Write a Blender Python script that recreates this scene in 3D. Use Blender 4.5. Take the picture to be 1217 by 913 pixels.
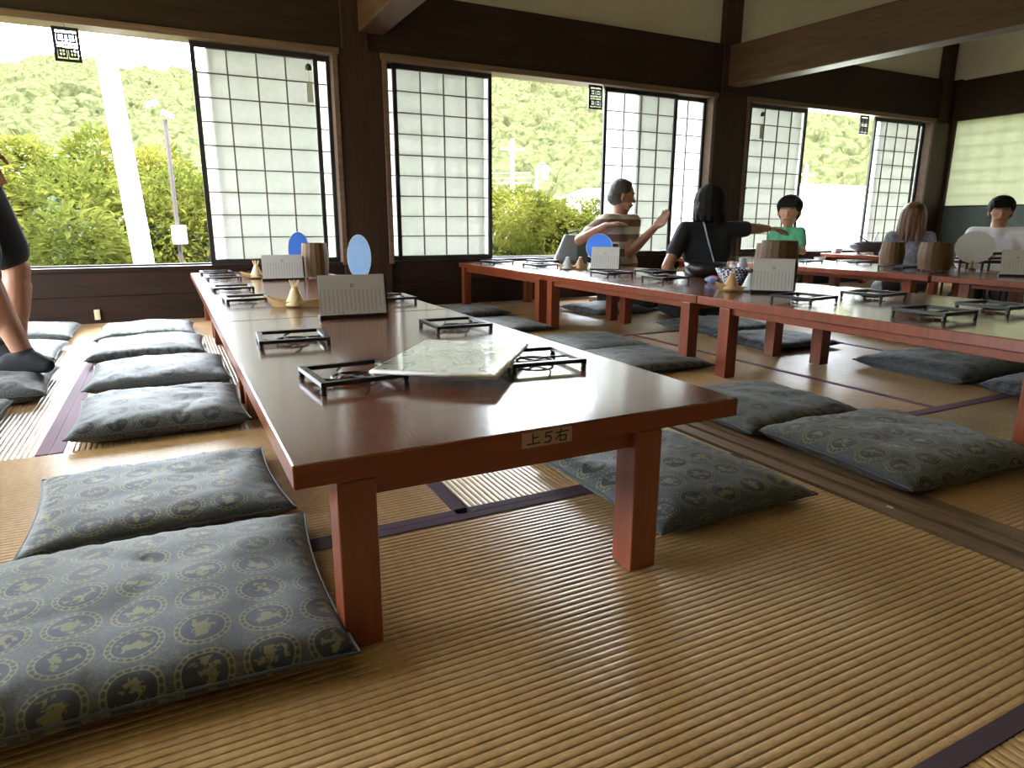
import bpy, bmesh, math, random
from mathutils import Vector, Matrix, noise
R = math.radians
for o in list(bpy.data.objects): bpy.data.objects.remove(o)
S = bpy.context.scene
COL = S.collection
# ------------------------------------------------------------ camera
EYE = Vector((0, 0, 0.70))
F, YAW, PIT, ROL = 788.565, 0.4721, 0.2384, 0.0029
fw = Vector((math.sin(YAW)*math.cos(PIT), math.cos(YAW)*math.cos(PIT), -math.sin(PIT)))
rt = Vector((math.cos(YAW), -math.sin(YAW), 0)); up = rt.cross(fw)
r2 = rt*math.cos(ROL)+up*math.sin(ROL); u2 = up*math.cos(ROL)-rt*math.sin(ROL)
cam = bpy.data.objects.new('camera', bpy.data.cameras.new('camera')); COL.objects.link(cam)
cam.data.sensor_width = 36; cam.data.lens = F/1217*36; cam.data.clip_start = .02; cam.data.clip_end = 2000
m = Matrix((r2, u2, -fw)).transposed().to_4x4(); m.translation = EYE; cam.matrix_world = m
S.camera = cam
# ------------------------------------------------------------ sky, sun, exposure
W = bpy.data.worlds.new('sky'); S.world = W; W.use_nodes = True
bg = W.node_tree.nodes['Background']; bg.inputs[0].default_value = (.83, .915, 1, 1); bg.inputs[1].default_value = 9.0
sun = bpy.data.objects.new('sun', bpy.data.lights.new('sun', 'SUN')); COL.objects.link(sun)
sun.data.energy = 6.0; sun.data.angle = R(1.5); sun.data.color = (1, .95, .82)
sun.rotation_euler = (R(38), 0, R(-25))      # high, from behind the building: it lights the trees, never the room
S.view_settings.view_transform = 'Standard'; S.view_settings.look = 'None'
S.view_settings.exposure = 1.88; S.view_settings.gamma = 1; S.view_settings.use_curve_mapping = False
WY = 5.474; XR = 9.06; XL = -3.4; YB = -3.6; CZ = 3.3

# ------------------------------------------------------------ material helpers
class NT:
    def __init__(s, name, rough=.6, spec=.5, **kw):
        s.m = bpy.data.materials.new(name); s.m.use_nodes = True
        s.t = s.m.node_tree; s.b = s.t.nodes['Principled BSDF']
        s.b.inputs['Roughness'].default_value = rough
        s.b.inputs['Specular IOR Level'].default_value = spec
        for k, v in kw.items(): s.b.inputs[k.replace('_', ' ')].default_value = v
    def n(s, typ, **kw):
        x = s.t.nodes.new(typ)
        for k, v in kw.items(): setattr(x, k, v)
        return x
    def L(s, a, b): s.t.links.new(a, b)
    def coord(s, kind='Object'): return s.n('ShaderNodeTexCoord').outputs[kind]
    def mapping(s, vec, scale=(1,1,1), rot=(0,0,0)):
        x = s.n('ShaderNodeMapping'); x.inputs['Scale'].default_value = scale; x.inputs['Rotation'].default_value = rot
        s.L(vec, x.inputs[0]); return x.outputs[0]
    def math(s, op, a, b=None, c=None):
        x = s.n('ShaderNodeMath', operation=op)
        for i, v in enumerate((a, b, c)):
            if v is None: continue
            if isinstance(v, (int, float)): x.inputs[i].default_value = v
            else: s.L(v, x.inputs[i])
        return x.outputs[0]
    def noise(s, vec, scale, detail=3, rough=.5, dist=0):
        x = s.n('ShaderNodeTexNoise'); x.inputs['Scale'].default_value = scale; x.inputs['Detail'].default_value = detail
        x.inputs['Roughness'].default_value = rough; x.inputs['Distortion'].default_value = dist
        if vec is not None: s.L(vec, x.inputs['Vector'])
        return x.outputs['Fac']
    def ramp(s, fac, stops):
        x = s.n('ShaderNodeValToRGB'); e = x.color_ramp.elements
        while len(e) < len(stops): e.new(.5)
        for i, (p, c) in enumerate(stops):
            e[i].position = p; e[i].color = (*c, 1) if len(c) == 3 else c
        s.L(fac, x.inputs[0]); return x.outputs[0]
    def mix(s, fac, a, b):
        x = s.n('ShaderNodeMix', data_type='RGBA')
        for i, v in ((0, fac), (6, a), (7, b)):
            if isinstance(v, (int, float)): x.inputs[i].default_value = v
            elif isinstance(v, tuple): x.inputs[i].default_value = (*v, 1)
            else: s.L(v, x.inputs[i])
        return x.outputs[2]
    def color(s, c): s.L(c, s.b.inputs['Base Color'])
    def bump(s, h, strength=.3, dist=.002):
        x = s.n('ShaderNodeBump'); x.inputs['Strength'].default_value = strength; x.inputs['Distance'].default_value = dist
        s.L(h, x.inputs['Height']); s.L(x.outputs[0], s.b.inputs['Normal'])
M = {}
def flat(name, c, rough=.6, spec=.5, var=.12, sc=30, **kw):
    t = NT(name, rough, spec, **kw)
    f = t.noise(t.coord(), sc, 3)
    t.color(t.mix(f, tuple(x*(1-var) for x in c), tuple(min(1, x*(1+var)) for x in c)))
    M[name] = t.m; return t
def wood(name, dark, light, rough, axis, sc=1., bump=.15, spec=.5, **kw):
    t = NT(name, rough, spec, **kw)
    v = t.coord()
    s = [14, 14, 14]; s[axis] = .9
    w = t.noise(t.mapping(v, tuple(x*sc for x in s)), 1.6, 5, .6, 1.2)
    s = [120, 120, 120]; s[axis] = 3
    g = t.noise(t.mapping(v, tuple(x*sc for x in s)), 1.5, 2)
    f = t.math('ADD', t.math('MULTIPLY', w, .75), t.math('MULTIPLY', g, .25))
    t.color(t.ramp(f, [(.32, dark), (.5, tuple((a+b)/2 for a, b in zip(dark, light))), (.68, light)]))
    t.bump(f, bump, .003)
    M[name] = t.m; return t
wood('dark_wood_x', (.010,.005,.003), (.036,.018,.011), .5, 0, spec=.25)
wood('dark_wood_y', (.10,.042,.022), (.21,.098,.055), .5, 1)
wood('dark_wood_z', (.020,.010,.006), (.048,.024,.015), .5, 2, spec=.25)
wood('beam_wood', (.038,.016,.009), (.088,.041,.024), .55, 1, spec=.3)
wood('trim_wood', (.08,.045,.028), (.17,.10,.065), .5, 0)
wood('leg_wood', (.15,.028,.008), (.24,.050,.014), .32, 2, bump=.05, Coat_Weight=.4, Coat_Roughness=.2)
wood('apron_wood', (.14,.027,.008), (.23,.048,.014), .35, 0, bump=.05)
wood('threshold_wood', (.085,.048,.025), (.24,.15,.08), .5, 1, sc=1.6, bump=.35)
wood('board_wood', (.42,.25,.12), (.62,.40,.20), .35, 0)
wood('basket_wood', (.085,.042,.015), (.19,.10,.036), .6, 2, sc=2)
wood('bark', (.10,.07,.05), (.24,.18,.13), .9, 2)
def tabletop_mat():
    t = NT('table_lacquer', .27, .5, Coat_Weight=.7, Coat_Roughness=.13)
    v = t.coord()
    w = t.noise(t.mapping(v, (9, 1.1, 9)), 1.3, 3, .5, .7)
    rings = t.math('SINE', t.math('MULTIPLY', w, 95))
    g = t.noise(t.mapping(v, (160, 8, 160)), 1.4, 2)
    f = t.math('ADD', t.math('MULTIPLY', rings, .09), g)
    t.color(t.ramp(f, [(.25, (.085,.024,.011)), (.55, (.15,.043,.018)), (.85, (.21,.065,.027))]))
    t.bump(f, .22, .0014)
    M['table_lacquer'] = t.m
tabletop_mat()
def plaster():
    t = NT('plaster', .92, .2); v = t.coord()
    a = t.noise(v, 3, 4); b = t.noise(v, 160, 3)
    t.color(t.mix(a, (.52,.48,.40), (.62,.58,.49))); t.bump(b, .4, .002); M['plaster'] = t.m
plaster()
def tatami(name, c1, c2, axis):
    t = NT(name, .40, .5, Coat_Weight=.55, Coat_Roughness=.27, Coat_IOR=1.5); v = t.coord()
    a = t.noise(v, 2.2, 3)
    s = [900, 900, 1]; s[axis] = 900/5
    b = t.noise(t.mapping(v, tuple(s)), .35, 2, .6)
    s2 = [8, 8, 1]; s2[axis] = 62
    st = t.noise(t.mapping(v, tuple(s2)), 1, 2)
    f = t.math('ADD', t.math('ADD', t.math('MULTIPLY', a, .4), t.math('MULTIPLY', b, .4)), t.math('MULTIPLY', st, .2))
    t.color(t.ramp(f, [(.33, c1), (.66, c2)])); t.bump(b, .4, .0012)
    M[name] = t.m
tatami('tatami_x', (.35,.205,.085), (.61,.395,.18), 0)
tatami('tatami_y', (.35,.205,.085), (.61,.395,.18), 1)
def heri():
    t = NT('mat_border_cloth', .8, .3); v = t.coord()
    a = t.noise(v, 420, 2); t.color(t.mix(a, (.045,.026,.034), (.105,.066,.082))); t.bump(a, .3, .001); M['mat_border_cloth'] = t.m
heri()
def heri2():
    t = NT('mat_border_purple', .75, .3); v = t.coord()
    a = t.noise(v, 420, 2); t.color(t.mix(a, (.13,.062,.095), (.23,.13,.18))); M['mat_border_purple'] = t.m
heri2()
def fabric(name='zabuton_fabric', strength=1.0):
    t = NT(name, .60, .32, Sheen_Weight=.2, Sheen_Roughness=.4)
    uv = t.coord('UV')
    sep = t.n('ShaderNodeSeparateXYZ'); t.L(uv, sep.inputs[0])
    cx = t.math('SUBTRACT', t.math('FRACT', sep.outputs[0]), .5); cy = t.math('SUBTRACT', t.math('FRACT', sep.outputs[1]), .5)
    r = t.math('SQRT', t.math('ADD', t.math('MULTIPLY', cx, cx), t.math('MULTIPLY', cy, cy)))
    ang = t.math('ARCTAN2', cy, cx)
    def band(lo, hi): return t.math('MULTIPLY', t.math('GREATER_THAN', r, lo), t.math('LESS_THAN', r, hi))
    ring = band(.335, .445)
    # dark ovals punched in the gold ring
    a2 = t.math('SUBTRACT', t.math('FRACT', t.math('MULTIPLY', ang, 20/6.28318)), .5)
    d2 = t.math('ADD', t.math('POWER', t.math('MULTIPLY', a2, 2.5), 2), t.math('POWER', t.math('MULTIPLY', t.math('SUBTRACT', r, .39), 31), 2))
    hole = t.math('LESS_THAN', d2, 1)
    goldring = t.math('MULTIPLY', ring, t.math('SUBTRACT', 1, hole))
    disc = t.math('LESS_THAN', r, .335)
    fig = t.noise(t.mapping(uv, (1,1,1)), 5.5, 3, .6, .9)
    core = t.math('GREATER_THAN', t.math('ADD', fig, t.math('MULTIPLY', t.math('SUBTRACT', .2, r), .75)), .555)
    figure = t.math('MULTIPLY', t.math('LESS_THAN', r, .29), core)
    brocade = t.noise(uv, 17, 3, .6, 1.3)
    bm_ = t.math('GREATER_THAN', brocade, .53)
    ground = t.mix(t.math('MULTIPLY', bm_, .7), (.046,.058,.068), (.125,.128,.095))
    wv = t.noise(uv, 120, 2)
    c = t.mix(disc, ground, (.016,.020,.036))
    c = t.mix(t.math('MULTIPLY', t.math('ADD', goldring, figure), .80*strength), c, (.215,.195,.075))
    c = t.mix(t.math('MULTIPLY', t.math('MULTIPLY', hole, ring), .7), c, (.020,.024,.045))
    c = t.mix(t.math('MULTIPLY', wv, .35), c, (.085,.090,.092))
    t.color(c); t.bump(t.math('ADD', t.math('MULTIPLY', brocade, .5), wv), .35, .0015)
    M[name] = t.m
fabric(); fabric('zabuton_fabric_faded', .45)
def paper(name, c, tr):
    m_ = bpy.data.materials.new(name); m_.use_nodes = True; t = m_.node_tree; t.nodes.clear()
    o = t.nodes.new('ShaderNodeOutputMaterial'); d = t.nodes.new('ShaderNodeBsdfDiffuse'); s = t.nodes.new('ShaderNodeBsdfTranslucent'); x = t.nodes.new('ShaderNodeMixShader')
    n = t.nodes.new('ShaderNodeTexNoise'); n.inputs['Scale'].default_value = 26; n.inputs['Detail'].default_value = 4
    tc = t.nodes.new('ShaderNodeTexCoord'); t.links.new(tc.outputs['Object'], n.inputs['Vector'])
    r = t.nodes.new('ShaderNodeValToRGB'); r.color_ramp.elements[0].position = .3; r.color_ramp.elements[1].position = .7
    r.color_ramp.elements[0].color = (*[q*.93 for q in c], 1); r.color_ramp.elements[1].color = (*c, 1)
    t.links.new(n.outputs['Fac'], r.inputs[0]); t.links.new(r.outputs[0], d.inputs[0]); t.links.new(r.outputs[0], s.inputs[0])
    x.inputs[0].default_value = tr; t.links.new(d.outputs[0], x.inputs[1]); t.links.new(s.outputs[0], x.inputs[2]); t.links.new(x.outputs[0], o.inputs[0])
    M[name] = m_
paper('shoji_paper', (.73,.73,.70), .74)
paper('fan_blue', (.18,.42,.90), .35); paper('fan_pale_blue', (.55,.74,.95), .4); paper('fan_white', (.86,.86,.84), .3)
paper('cream_paper', (.38,.38,.30), .6)
flat('black_lacquer', (.012,.011,.014), .32)
flat('sash_black', (.018,.014,.014), .45)
flat('kumiko_dark', (.13,.10,.10), .6)
flat('dark_green_board', (.075,.095,.085), .8, var=.3, sc=9)
flat('outlet_plastic', (.72,.62,.40), .4)
flat('skin', (.55,.30,.19), .5, Subsurface_Weight=.0)
flat('skin_tan', (.36,.175,.105), .5)
flat('hair_black', (.010,.008,.008), .7, spec=.2)
flat('hair_grey', (.045,.038,.034), .6, var=.4)
flat('hair_brown', (.13,.055,.03), .4, var=.5, sc=60)
flat('black_cloth', (.010,.011,.014), .85)
flat('dark_trousers', (.02,.02,.024), .85)
flat('white_cloth', (.80,.80,.90), .85, var=.05)
flat('green_cloth', (.10,.40,.22), .85, var=.5, sc=16)
flat('floral_cloth', (.20,.20,.25), .85, var=.9, sc=30)
flat('lip', (.42,.12,.10), .5)
flat('concrete', (.80,.79,.76), .85)
flat('steel_grey', (.30,.30,.32), .4)
flat('dark_metal', (.035,.033,.035), .4)
flat('white_wall', (.86,.86,.84), .8)
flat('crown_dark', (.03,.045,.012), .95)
flat('lamp_brown', (.030,.020,.020), .7)
flat('red_roof', (.42,.15,.11), .7)
flat('window_glass_far', (.12,.15,.18), .1)
flat('wire', (.12,.20,.20), .6)
flat('pink_wrap', (.75,.06,.20), .5); flat('blue_wrap', (.25,.45,.80), .5)
flat('ceramic_white', (.82,.82,.78), .25)
flat('brown_cone', (.52,.30,.13), .45)
flat('white_cone', (.62,.70,.70), .4)
flat('boat_wood', (.45,.30,.12), .5, var=.2, sc=80)
flat('toothpick', (.72,.55,.30), .6)
flat('copper', (.38,.13,.06), .4, Metallic=.5)
flat('bag_grey', (.13,.145,.15), .5); flat('bag_green', (.030,.042,.026), .6)
flat('sticker', (.36,.25,.19), .5, var=.1); flat('ink', (.012,.012,.014), .6)
flat('orange_box', (.50,.24,.09), .6)
flat('soil', (.24,.26,.12), .95, sc=2)
flat('asphalt', (.62,.62,.60), .9)
flat('bell_metal', (.04,.035,.03), .4); flat('tag_paper', (.42,.42,.32), .8)
flat('strap_grey', (.45,.50,.58), .5)
flat('red_print', (.75,.14,.12), .7); flat('logo_white', (.85,.85,.85), .7)
def menu_mat():
    t = NT('menu_paper', .6, .4); v = t.coord()
    sep = t.n('ShaderNodeSeparateXYZ'); t.L(v, sep.inputs[0])
    X, Z = sep.outputs[0], sep.outputs[2]
    col = t.math('LESS_THAN', t.math('ABSOLUTE', t.math('SUBTRACT', t.math('FRACT', t.math('MULTIPLY', X, 62)), .5)), .2)
    ch = t.math('GREATER_THAN', t.noise(t.mapping(v, (170, 1, 420)), 1, 2), .48)
    ln = t.noise(t.mapping(v, (62, 1, 9)), 1, 0)
    top = t.math('LESS_THAN', Z, .108); bot = t.math('GREATER_THAN', t.math('ADD', Z, t.math('MULTIPLY', ln, .05)), .045)
    a = t.math('MULTIPLY', t.math('MULTIPLY', col, ch), t.math('MULTIPLY', top, bot))
    dx = t.math('MULTIPLY', X, X); dz = t.math('POWER', t.math('SUBTRACT', Z, .122), 2)
    em = t.math('LESS_THAN', t.math('ABSOLUTE', t.math('SUBTRACT', t.math('SQRT', t.math('ADD', dx, dz)), .0055)), .0017)
    a = t.math('MAXIMUM', t.math('MULTIPLY', a, .45), t.math('MULTIPLY', em, .8))
    t.color(t.mix(a, (.60,.58,.54), (.13,.12,.12))); M['menu_paper'] = t.m
menu_mat()
def marble():
    t = NT('wrapped_white', .16, .6, Coat_Weight=1, Coat_Roughness=.06); v = t.coord()
    n = t.noise(v, 8, 3, .5, 1.5)
    vein = t.math('LESS_THAN', t.math('ABSOLUTE', t.math('SUBTRACT', n, .5)), .014)
    t.color(t.mix(t.math('MULTIPLY', vein, .75), (.60,.61,.57), (.22,.23,.21)))
    t.bump(t.noise(v, 11, 2, .5, 1.5), .6, .006); M['wrapped_white'] = t.m
marble()
def stripe():
    t = NT('striped_cloth', .85, .2); v = t.coord()
    sep = t.n('ShaderNodeSeparateXYZ'); t.L(v, sep.inputs[0])
    f = t.math('GREATER_THAN', t.math('FRACT', t.math('MULTIPLY', sep.outputs[2], 8.2)), .5)
    t.color(t.mix(f, (.55,.48,.40), (.17,.115,.09))); M['striped_cloth'] = t.m
stripe()
def navy_pattern():
    t = NT('navy_pattern', .6, .3); v = t.coord()
    c = t.n('ShaderNodeTexChecker'); c.inputs['Scale'].default_value = 55; t.L(v, c.inputs[0])
    c.inputs[1].default_value = (.03,.035,.12,1); c.inputs[2].default_value = (.75,.75,.78,1)
    t.color(c.outputs[0]); M['navy_pattern'] = t.m
navy_pattern()
def leaf(name, a, b, tr=.35):
    m_ = bpy.data.materials.new(name); m_.use_nodes = True; t = m_.node_tree; t.nodes.clear()
    o = t.nodes.new('ShaderNodeOutputMaterial'); d = t.nodes.new('ShaderNodeBsdfDiffuse'); s = t.nodes.new('ShaderNodeBsdfTranslucent'); x = t.nodes.new('ShaderNodeMixShader')
    n = t.nodes.new('ShaderNodeTexNoise'); n.inputs['Scale'].default_value = 1.4; n.inputs['Detail'].default_value = 3
    tc = t.nodes.new('ShaderNodeTexCoord'); t.links.new(tc.outputs['Object'], n.inputs['Vector'])
    r = t.nodes.new('ShaderNodeValToRGB'); r.color_ramp.elements[0].position = .35; r.color_ramp.elements[1].position = .65
    r.color_ramp.elements[0].color = (*a, 1); r.color_ramp.elements[1].color = (*b, 1)
    t.links.new(n.outputs['Fac'], r.inputs[0]); t.links.new(r.outputs[0], d.inputs[0]); t.links.new(r.outputs[0], s.inputs[0])
    x.inputs[0].default_value = tr; t.links.new(d.outputs[0], x.inputs[1]); t.links.new(s.outputs[0], x.inputs[2]); t.links.new(x.outputs[0], o.inputs[0])
    M[name] = m_
leaf('leaf_bright', (.038,.047,.007), (.112,.106,.020))
leaf('leaf_mid', (.035,.046,.008), (.090,.094,.020))
leaf('leaf_far', (.026,.031,.013), (.060,.059,.027), .2)

# ------------------------------------------------------------ mesh helpers
def box(bm, x0, x1, y0, y1, z0, z1):
    v = [bm.verts.new((x, y, z)) for z in (z0, z1) for y in (y0, y1) for x in (x0, x1)]
    for f in ((0,2,3,1),(4,5,7,6),(0,1,5,4),(2,6,7,3),(0,4,6,2),(1,3,7,5)): bm.faces.new([v[i] for i in f])
def obox(bm, mat, sx, sy, sz):
    n = len(bm.verts); box(bm, -sx/2, sx/2, -sy/2, sy/2, -sz/2, sz/2); bm.verts.ensure_lookup_table()
    for v in bm.verts[n:]: v.co = mat @ v.co
def tube(bm, pts, rad, seg=8, closed=False, cap=True):
    pts = [Vector(p) for p in pts]; n = len(pts); rings = []
    for i, p in enumerate(pts):
        a = pts[(i-1) % n] if (closed or i) else p; b = pts[(i+1) % n] if (closed or i < n-1) else p
        d = (b-a); d = d.normalized() if d.length > 1e-9 else Vector((0,0,1))
        q = Vector((0,0,1)) if abs(d.z) < .95 else Vector((1,0,0))
        s = d.cross(q).normalized(); t = s.cross(d)
        r = rad[i] if isinstance(rad, (list, tuple)) else rad
        rings.append([bm.verts.new(p+(s*math.cos(2*math.pi*k/seg)+t*math.sin(2*math.pi*k/seg))*r) for k in range(seg)])
    for i in range(n if closed else n-1):
        A, B = rings[i], rings[(i+1) % n]
        for k in range(seg): bm.faces.new((A[k], A[(k+1) % seg], B[(k+1) % seg], B[k]))
    if cap and not closed: bm.faces.new(rings[0][::-1]); bm.faces.new(rings[-1])
def lathe(bm, prof, seg=24, c=(0,0,0), sx=1, sy=1):
    rings = []
    for r, z in prof:
        if r < 1e-6: rings.append([bm.verts.new((c[0], c[1], c[2]+z))])
        else: rings.append([bm.verts.new((c[0]+r*sx*math.cos(2*math.pi*k/seg), c[1]+r*sy*math.sin(2*math.pi*k/seg), c[2]+z)) for k in range(seg)])
    for A, B in zip(rings, rings[1:]):
        for k in range(seg):
            k2 = (k+1) % seg
            if len(A) == 1 and len(B) == 1: continue
            if len(A) == 1: bm.faces.new((A[0], B[k2], B[k]))
            elif len(B) == 1: bm.faces.new((A[k], A[k2], B[0]))
            else: bm.faces.new((A[k], A[k2], B[k2], B[k]))
def ball(bm, c, r, seg=14):
    rx, ry, rz = r if isinstance(r, tuple) else (r, r, r)
    n = 8
    lathe(bm, [(math.sin(math.pi*i/n), 0) for i in range(n+1)], seg)
    bm.verts.ensure_lookup_table()
    vs = bm.verts[-(seg*(n-1)+2):]
    k = 0
    for i in range(n+1):
        cnt = 1 if i in (0, n) else seg
        for _ in range(cnt):
            v = vs[k]; k += 1
            v.co = Vector((c[0]+v.co.x*rx, c[1]+v.co.y*ry, c[2]-math.cos(math.pi*i/n)*rz))
def obj(name, bm, mat, parent=None, bevel=0, smooth=False, auto=False, loc=None):
    me = bpy.data.meshes.new(name)
    if isinstance(bm, bmesh.types.BMesh):
        bmesh.ops.recalc_face_normals(bm, faces=bm.faces); bm.to_mesh(me); bm.free()
    else: me = bm
    o = bpy.data.objects.new(name, me); COL.objects.link(o)
    if mat:
        if len(me.materials) == 0: me.materials.append(M[mat])
    if parent: o.parent = parent
    if bevel:
        b = o.modifiers.new('bevel', 'BEVEL'); b.width = bevel; b.segments = 2; b.limit_method = 'ANGLE'
    if smooth:
        for p in me.polygons: p.use_smooth = True
    if loc: o.location = loc
    return o
def link(name, me, parent, loc=(0,0,0), rot=None):
    o = bpy.data.objects.new(name, me); COL.objects.link(o); o.parent = parent; o.location = loc
    if rot: o.rotation_euler = rot
    return o
def tag(o, label, cat, group=None, kind=None):
    o['label'] = label; o['category'] = cat
    if group: o['group'] = group
    if kind: o['kind'] = kind
    return o
def thing(name, label, cat, loc=(0,0,0), rz=0, group=None):
    o = bpy.data.objects.new(name, None); COL.objects.link(o); o.empty_display_size = .05
    o.location = loc; o.rotation_euler = (0, 0, rz); return tag(o, label, cat, group)
def copy_tree(o, label=None, loc=None, rz=None, sc=None, parent=None):
    c = o.copy(); COL.objects.link(c); c.parent = parent
    if label: c['label'] = label
    if loc is not None: c.location = loc
    if rz is not None: c.rotation_euler = (0, 0, rz)
    if sc: c.scale = (sc, sc, sc)
    for ch in list(KIDS.get(o.name, ())) or [x for x in bpy.data.objects if x.parent == o]:
        copy_tree(ch, parent=c)
    return c
KIDS = {}
def struct(name, bm, mat, parent=None, **kw):
    o = obj(name, bm, mat, parent, **kw)
    if not parent: o['kind'] = 'structure'
    return o
def B(*a):
    bm = bmesh.new()
    for q in a: box(bm, *q)
    return bm

# ------------------------------------------------------------ SETTING: floor of tatami mats
floor = struct('floor', B((XL-.1, XR+.1, YB-.1, WY+.15, -.08, -.02)), 'dark_wood_y')
PITCH = .0158
def ribbed(x0, x1, y0, y1, axis):
    """one woven mat surface: rounded ribs of rush, real relief, closed underneath"""
    bm = bmesh.new()
    a0, a1 = (y0, y1) if axis == 0 else (x0, x1)
    n = max(1, round((a1-a0)/PITCH)); p = (a1-a0)/n
    pr = [(0, -.0036), (.08, -.0008), (.19, -.0001), (.5, .0003), (.81, -.0001), (.92, -.0008)]
    prof = [(a0+(i+t)*p, z) for i in range(n) for t, z in pr]+[(a1, -.0034)]
    rows = []
    for a, z in prof:
        e = ((x0, a), (x1, a)) if axis == 0 else ((a, y0), (a, y1))
        rows.append([bm.verts.new((q[0], q[1], z)) for q in e])
    for A, C in zip(rows, rows[1:]): bm.faces.new((A[0], A[1], C[1], C[0]))
    box(bm, x0, x1, y0, y1, -.02, -.0045)
    return bm
def mat(x0, x1, y0, y1, axis, bord=(), purple=()):
    """bord: list of border rectangles"""
    o = obj('tatami_mat', ribbed(x0, x1, y0, y1, axis), 'tatami_x' if axis == 0 else 'tatami_y', floor, smooth=True)
    for r in bord: obj('mat_border', B((*r, -.01, .0022)), 'mat_border_cloth' if r[0] < 1.6 else 'mat_border_purple', o, bevel=.001)
    for r in purple: obj('mat_border', B((*r, -.01, .0022)), 'mat_border_purple', o, bevel=.001)
    return o
HX = 1.513
# left bay
mat(-.58, HX, .410, 1.383, 0, [(-.58, HX, .382, .412), (-.58, HX, 1.373, 1.405)])
mat(-.58, .569, 1.432, 2.374, 0, [(-.58, .569, 1.405, 1.435)])
mat(.606, HX, 1.432, 3.32, 1, [(.567, .606, 1.435, 3.32), (.606, HX, 1.405, 1.435)])
mat(.606, HX, 3.325, 4.60, 1, [(.567, .606, 3.325, 4.60)])
mat(-.39, .567, 2.377, 4.21, 1, purple=[(-.39, -.355, 2.377, 4.21)])
mat(-1.32, -.39, 2.377, 4.21, 1, purple=[(-.428, -.392, 2.377, 4.21)])
mat(-.39, .567, 4.213, 4.60, 1, purple=[(-.39, -.355, 4.213, 4.60)])
mat(-1.32, -.39, 4.213, 4.60, 1, purple=[(-.428, -.392, 4.213, 4.60)])
mat(-.58, .45, -1.5, .382, 1, [(.44, .48, -1.5, .382)]); mat(.48, HX, -1.5, .382, 1)
mat(-1.55, -.58, .41, 2.374, 0); mat(-3.4, -1.55, .41, 2.374, 0); mat(-3.4, -1.32, 2.377, 4.6, 0)
mat(-3.4, HX, YB, -1.503, 0); mat(-3.4, -.58, -1.5, .407, 0)
o = obj('floor_board', B((XL, XR, 4.603, 5.0, -.02, .001)), 'board_wood', floor, bevel=.001)
o = obj('floor_board', B((XL, XR, 5.003, WY, -.02, .001)), 'board_wood', floor, bevel=.001)
# grooved threshold between the bays
bm = B((HX+.004, 1.565, YB, 4.6, -.02, .007), (1.565, 1.588, YB, 4.6, -.02, -.002), (1.588, 1.628, YB, 4.6, -.02, .007), (1.628, 1.651, YB, 4.6, -.02, -.002), (1.651, 1.706, YB, 4.6, -.02, .007))
th = obj('threshold', bm, 'threshold_wood', floor)
obj('nail_head', B((1.548, 1.556, .94, .955, .006, .009)), 'outlet_plastic', th)
# right bay
mat(1.71, 2.60, 1.485, 3.40, 1, [(2.60, 2.63, 1.485, 3.40)])
mat(1.71, 3.55, .45, 1.44, 0, [(1.71, 3.55, 1.44, 1.485)])
mat(2.63, 3.55, 1.485, 3.40, 1); mat(1.71, 3.55, 3.43, 4.60, 0, [(1.71, 3.55, 3.40, 3.43)])
mat(1.71, 3.55, -1.5, .42, 0, [(1.71, 3.55, .42, .45)])
for i in range(3):
    x = 3.58+i*1.83
    mat(x, min(x+1.80, XR), .45, 1.44, 0, [(x-.03, x, -1.5, 4.6), (x, min(x+1.8, XR), 1.44, 1.47)])
    mat(x, min(x+.89, XR), 1.47, 3.40, 1, [(x+.89, x+.92, 1.47, 3.40)]); mat(x+.92, min(x+1.80, XR), 1.47, 3.40, 1)
    mat(x, min(x+1.80, XR), 3.43, 4.60, 0, [(x, min(x+1.8, XR), 3.40, 3.43)]); mat(x, min(x+1.80, XR), -1.5, .42, 0, [(x, min(x+1.8, XR), .42, .45)])
mat(1.71, XR, YB, -1.53, 0)

# ------------------------------------------------------------ SETTING: walls
ZS, ZT, ZP = .388, 1.925, 2.43
OPEN = [(-2.05, 1.27), (1.655, 5.05), (5.52, 8.64)]
POSTS = [(-2.45, -2.05), (1.27, 1.655), (5.05, 5.52), (8.64, 9.06)]
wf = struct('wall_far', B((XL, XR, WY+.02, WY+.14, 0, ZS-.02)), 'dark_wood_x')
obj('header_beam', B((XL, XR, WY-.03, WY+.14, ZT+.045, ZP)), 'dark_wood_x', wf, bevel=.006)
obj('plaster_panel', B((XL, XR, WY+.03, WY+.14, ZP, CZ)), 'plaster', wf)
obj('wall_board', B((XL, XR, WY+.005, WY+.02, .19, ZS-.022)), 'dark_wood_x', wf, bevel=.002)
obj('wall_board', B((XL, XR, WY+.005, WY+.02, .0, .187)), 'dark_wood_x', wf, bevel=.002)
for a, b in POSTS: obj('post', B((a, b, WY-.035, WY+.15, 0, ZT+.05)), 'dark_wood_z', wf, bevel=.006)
for a, b in ((1.33,1.53), (5.13,5.34), (8.72,8.92)): obj('upper_post', B((a, b, WY-.045, WY+.1, ZT+.05, CZ)), 'dark_wood_z', wf, bevel=.004)
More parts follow.
